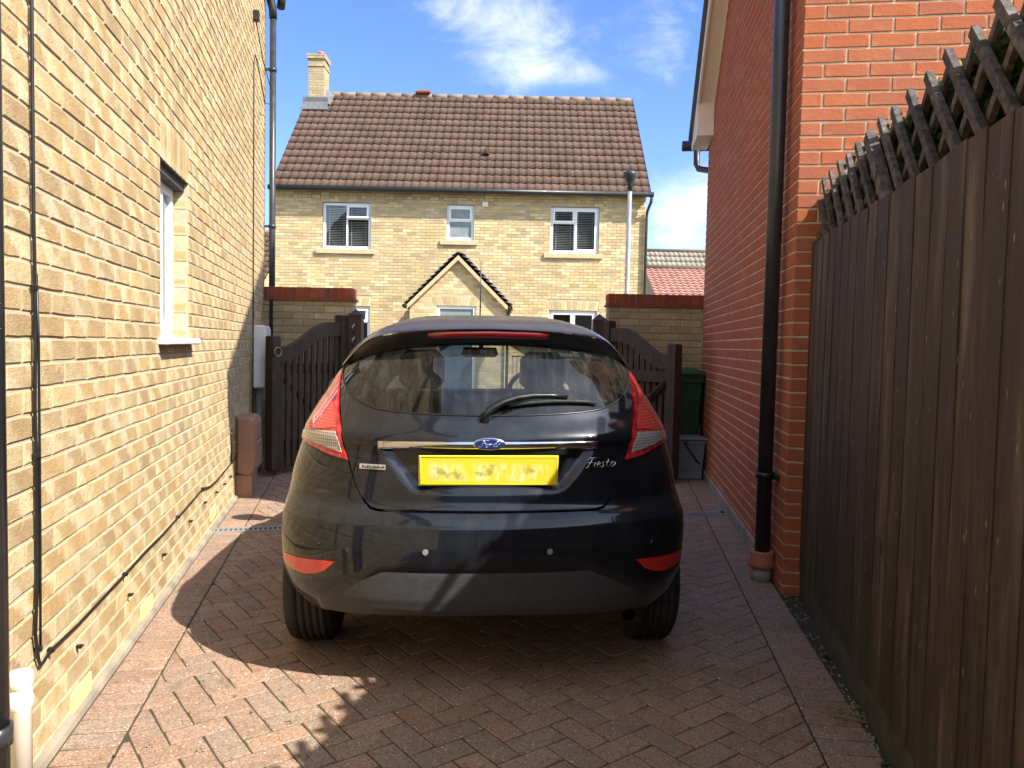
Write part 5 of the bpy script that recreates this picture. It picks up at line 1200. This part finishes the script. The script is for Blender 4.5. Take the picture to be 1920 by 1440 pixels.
        m.face(rg[-1]); m.tube([c+Vector((-sg*.06, .02, -.03)), c+Vector((-sg*.17, .04, -.06))], .03, 8); mm = m.build('door_mirror', M['car_paint'], T, Vector((0, 0, 0)), attrs=False)
        m = MB(); m.poly([c+Vector((.082*math.copysign(abs(math.cos(t))**.7, math.cos(t)), -.042, .057*math.copysign(abs(math.sin(t))**.7, math.sin(t)))) for t in [2*math.pi*k/16 for k in range(16)]]); m.build('mirror_glass', M['chrome'], mm, Vector((0, 0, 0)), attrs=False)
    # --- wiper
    m = MB(); n_ = 14; rg = []
    cen = [(-.022, 1.030, .022), (-.012, 1.044, .030), (.018, 1.063, .036), (.055, 1.080, .037), (.11, 1.096, .036), (.17, 1.104, .034), (.235, 1.105, .030), (.30, 1.101, .026)]; hw = [.009, .014, .0135, .012, .0105, .009, .0072, .005]
    for (x, z, o), h_ in zip(cen, hw):
        rg.append([m.vert(on(x+.25*dz_*h_*0, z+dz_*h_, o+do*.010)) for dz_, do in ((-1, -.8), (-1, .3), (-.5, 1), (.5, 1), (1, .3), (1, -.8))])
    for a, b in zip(rg, rg[1:]):
        for k in range(6): m.face((a[k], b[k], b[(k+1) % 6], a[(k+1) % 6]), smooth=(k in (1, 2, 3)))
    m.face(rg[0]); m.face(rg[-1][::-1]); m.lathe([(.020, -.006), (.022, .0), (.016, .012)], on(-.016, 1.034, .014), 16, 'y'); wp = m.build('wiper', M['trim_black'], T, Vector((0, 0, 0)), attrs=False)
    m = MB(); m.tube([on(x, z, .014) for x, z in ((.08, 1.076), (.16, 1.088), (.26, 1.093), (.36, 1.090), (.425, 1.084))], [.006, .009, .009, .008, .005], 6); m.build('wiper_blade', M['rubber'], wp, Vector((0, 0, 0)), attrs=False)
    # --- wheels
    for sx in (-1, 1):
        for y in (.66, 3.15):
            c = (sx*.735, y, .30+.004*0); t = MB(); w = .0975
            prof = [(.19, -w), (.24, -w-.004), (.275, -w), (.293, -w+.012), (.2985, -w+.028)]
            for k in range(5): h = -w+.034+k*.0295; prof += [(.300, h), (.300, h+.021), (.293, h+.022), (.293, h+.028)]
            prof = prof[:-2]+[(.2985, w-.028), (.293, w-.012), (.275, w), (.24, w+.004), (.19, w)]
            t.lathe(prof, c, 56, 'x')
            wh = empty('wheel', (0, 0, 0)); wh.parent = T; ORG[wh.name] = Vector((0, 0, 0)); t.build('tyre', M['rubber'], wh, Vector((0, 0, 0)), attrs=False)
            r = MB(); r.lathe([(.19, -w+.01), (.195, -w), (.182, -w+.012), (.178, 0), (.182, w-.012), (.195, w), (.19, w-.01)], c, 40, 'x')
            r.lathe([(.03, sx*w*.8), (.06, sx*w*.75), (.06, sx*w*.3), (.02, sx*w*.2)], c, 20, 'x')
            for k in range(9):
                a = 2*math.pi*k/9; u = Vector((0, math.cos(a), math.sin(a))); v = Vector((0, -math.sin(a), math.cos(a))); b = Vector((c[0]+sx*w*.6, c[1], c[2]))
                q = [b+u*.05-v*.018, b+u*.05+v*.018, b+u*.185+v*.014, b+u*.185-v*.014]; o = Vector((sx*.02, 0, 0)); i = [r.vert(x) for x in q]+[r.vert(x+o) for x in q]
                for f in ((0, 1, 2, 3), (4, 5, 6, 7), (0, 1, 5, 4), (1, 2, 6, 5), (2, 3, 7, 6), (3, 0, 4, 7)): r.face([i[k2] for k2 in f])
            r.build('rim', M['alloy'], wh, Vector((0, 0, 0)), attrs=False)
    # --- underside, exhaust, cabin
    m = MB(); m.box((-.62, .16, .32), (.62, 3.75, .345)); m.box((-.62, .95, .27), (.62, 2.8, .30)); [m.prism([(sg*x, y) for x, y in ((.60, .25), (.66, .25), (.79, .45), (.82, .66), (.82, 1.1), (.60, 1.1))], .655, .662) for sg in (-1, 1)]; m.box((-.62, .16, .33), (-.60, 1.1, .66)); m.box((.60, .16, .33), (.62, 1.1, .66)); m.box((-.64, 2.7, .27), (.64, 2.75, .95)); m.tube([(-.72, .66, .30), (.72, .66, .30)], .035, 8); m.build('underbody', M['trim_black'], T, Vector((0, 0, 0)), attrs=False)
    m = MB(); m.tube([(.56, .14, .275), (.56, .30, .275), (.54, .5, .28)], .024, 14, cap=False); m.build('tailpipe', M['chrome'], T, Vector((0, 0, 0)), attrs=False)
    m = MB(); m.box((-.60, .18, .66), (.60, 1.02, .68)); m.prism([(2.34, .70), (2.75, .70), (2.95, .93), (2.60, .965), (2.40, .93)], -.70, .70, fr=lambda y, z, x: (x, y, z), bev=.02); m.prism([(.36, .99), (.90, .955), (.90, .965), (.36, 1.0)], -.52, .52, fr=lambda y, z, x: (x, y, z)); m.build('cabin_lining', M['interior'], T, Vector((0, 0, 0)), attrs=False)
    def seat(xc, y0, w, zt, name, head=True, hw=.125, hz=(1.0, 1.27)):
        m = MB()
        def rr(hx, zlo, zhi, y, d, lean, r=.05):
            pts = [(-hx+r, zlo), (hx-r, zlo), (hx, zlo+r), (hx*.97, zhi-r), (hx*.97-r, zhi), (-hx*.97+r, zhi), (-hx*.97, zhi-r), (-hx, zlo+r)]
            m.prism(pts, 0, d, fr=lambda x, z, k: (xc+x, y+k-lean*(z-zlo), z), bev=.022)
        rr(w/2, .45, zt, y0, .14, .22); m.box((xc-w/2, y0+.05, .36), (xc+w/2, y0+.55, .50), bev=.03)
        if head:
            rr(hw, hz[0], hz[1], y0-.12, .10, .1, .045); m.tube([(xc-.06, y0-.05, zt-.03), (xc-.06, y0-.07, hz[0]+.03)], .007, 6); m.tube([(xc+.06, y0-.05, zt-.03), (xc+.06, y0-.07, hz[0]+.03)], .007, 6)
        m.build(name, M['seat_cloth'], T, Vector((0, 0, 0)), attrs=False)
    seat(-.355, 1.92, .46, 1.03, 'front_seat', hw=.135, hz=(1.045, 1.28)); seat(.365, 1.92, .46, 1.03, 'front_seat', hw=.135, hz=(1.045, 1.28)); seat(0, 1.0, 1.15, .93, 'rear_seat', head=False)
    m = MB(); c = Vector((.365, 2.22, .985)); ax = Vector((0, -.9, .42)).normalized(); u = Vector((1, 0, 0)); v = ax.cross(u)
    m.tube([c+(u*math.cos(k*math.pi/16)+v*math.sin(k*math.pi/16))*.185 for k in range(33)], .016, 8, cap=False)
    for a in (.2, 2.94, 4.71): m.tube([c+(u*math.cos(a)+v*math.sin(a))*.18, c-ax*.02], .016, 6)
    m.tube([c, c-ax*.2], .035, 8); m.build('steering_wheel', M['trim_black'], T, Vector((0, 0, 0)), attrs=False)
    m = MB(); m.prism([(-.115, 1.252), (-.09, 1.238), (.10, 1.238), (.118, 1.258), (.105, 1.30), (-.10, 1.30)], 2.08, 2.11, fr=lambda x, z, y: (x-.01, y, z), bev=.006); m.tube([(0, 2.10, 1.29), (0, 2.16, 1.36)], .015, 6); m.build('interior_mirror', M['trim_black'], T, Vector((0, 0, 0)), attrs=False)
    return T
CAR = car()
SKY_SAT, CLOUD, EXPO = 1.1, (3.8, 3.9, 4.05), 1.4
# ================================================================ LIGHT, SKY, CAMERA
SUN = Vector((.805, -.50, 1.0)).normalized()
el = math.asin(SUN.z); az = math.atan2(SUN.x, SUN.y)
sd = bpy.data.lights.new('sun', 'SUN'); sd.energy = 4.4; sd.angle = rad(.5); sd.color = (1.0, .945, .85)
so = bpy.data.objects.new('sun', sd); COL.objects.link(so); so.rotation_euler = SUN.to_track_quat('Z', 'Y').to_euler(); so.location = SUN*30
W = bpy.data.worlds.new('World'); scn.world = W; W.use_nodes = True
t = W.node_tree; t.nodes.clear()
class WN(NT):
    def __init__(s, tree): s.t = tree; s._tc = None
w = WN(t); out = w.n('OutputWorld'); bg = w.n('Background'); sky = w.n('TexSky', sky_type='NISHITA')
sky.sun_disc = False; sky.sun_elevation = el; sky.sun_rotation = az; sky.altitude = 30; sky.air_density = 1.0; sky.dust_density = .6; sky.ozone_density = 2.0
d = w.tc('Generated'); sp = w.n('SeparateXYZ'); t.links.new(d, sp.inputs[0])
yy = w.math('MAXIMUM', sp.outputs[1], .05); gx = w.math('DIVIDE', sp.outputs[0], yy); gz = w.math('DIVIDE', sp.outputs[2], yy)
cb = w.n('CombineXYZ'); w.set(cb.inputs[0], gx); w.set(cb.inputs[1], gz); gv = cb.outputs[0]
def blob(cx, cz, rx, rz, k):
    a = w.math('POWER', w.math('DIVIDE', w.math('SUBTRACT', gx, cx), rx), 2.0); b = w.math('POWER', w.math('DIVIDE', w.math('SUBTRACT', gz, cz), rz), 2.0)
    return w.math('MULTIPLY', w.math('POWER', 2.718, w.math('MULTIPLY', w.math('ADD', a, b), -1.0)), k)
def add(*q):
    r = q[0]
    for x in q[1:]: r = w.math('ADD', r, x)
    return r
m1 = add(blob(.01, .385, .10, .06, .75), blob(-.06, .43, .10, .035, .5), blob(.19, .41, .05, .05, .42), blob(.20, .35, .04, .03, .3), blob(.06, .345, .10, .02, .5), blob(.225, .19, .07, .045, .95), blob(.21, .14, .06, .03, .6), blob(.30, .22, .06, .04, .45), blob(.35, .1, .3, .05, .2), blob(-.4, .06, .5, .04, .3))
n1 = w.noise(w.mapping(gv, (9, 13, 1), (0, 0, .45)), 1.0, 8, .62, dist=.7); n2 = w.noise(w.mapping(gv, (26, 42, 1), (0, 0, .7)), 1.0, 6, .6, dist=.4)
den = add(m1, w.math('MULTIPLY', w.math('SUBTRACT', n1, .5), 1.5), w.math('MULTIPLY', w.math('SUBTRACT', n2, .5), .45))
mask = w.math('MULTIPLY', w.ramp(den, .22, 1.5, 0, .9), w.ramp(sp.outputs[1], .05, .2))
fill_cloud = w.math('MULTIPLY', w.ramp(w.noise(w.mapping(d, (2.2, 2.2, 5)), 1.0, 7, .6), .45, .68, 0, .7), w.ramp(sp.outputs[1], .1, -.2))  # unseen clouds added behind the viewer as neutral fill light
mask = w.math('MAXIMUM', mask, fill_cloud)
# the sky is deepest blue away from the sun
dp = w.n('VectorMath', operation='DOT_PRODUCT'); w.set(dp.inputs[0], d); dp.inputs[1].default_value = (-.30, .95, .05)
col = w.mix(w.ramp(dp.outputs['Value'], .2, .75), w.hsv(sky.outputs[0], .5, .75, .95), w.mix(1.0, w.hsv(sky.outputs[0], .5, SKY_SAT, 1.0), (.50, .545, .92), 'MULTIPLY'))
c2 = w.mix(mask, col, CLOUD)
w.set(bg.inputs[0], c2); bg.inputs[1].default_value = .15
t.links.new(bg.outputs[0], out.inputs[0])

cd = bpy.data.cameras.new('camera'); co = bpy.data.objects.new('camera', cd); COL.objects.link(co); scn.camera = co
cd.sensor_width = 36; cd.sensor_fit = 'HORIZONTAL'; cd.lens = 1443/1920*36; cd.clip_start = .05; cd.clip_end = 2000
p, r = rad(2.92), rad(1.17)
f = Vector((0, math.cos(p), -math.sin(p))); R0 = Vector((1, 0, 0)); U0 = Vector((0, math.sin(p), math.cos(p)))
Rv = R0*math.cos(r)+U0*math.sin(r); Uv = -R0*math.sin(r)+U0*math.cos(r)
mt = mathutils.Matrix((Rv, Uv, -f)).transposed().to_4x4(); mt.translation = (0, 0, 1.32); co.matrix_world = mt
vs = scn.view_settings; vs.view_transform = 'Standard'; vs.look = 'None'; vs.exposure = EXPO; vs.gamma = 1.0
scn.cycles.max_bounces = 8; scn.cycles.transparent_max_bounces = 16; scn.cycles.use_denoising = True
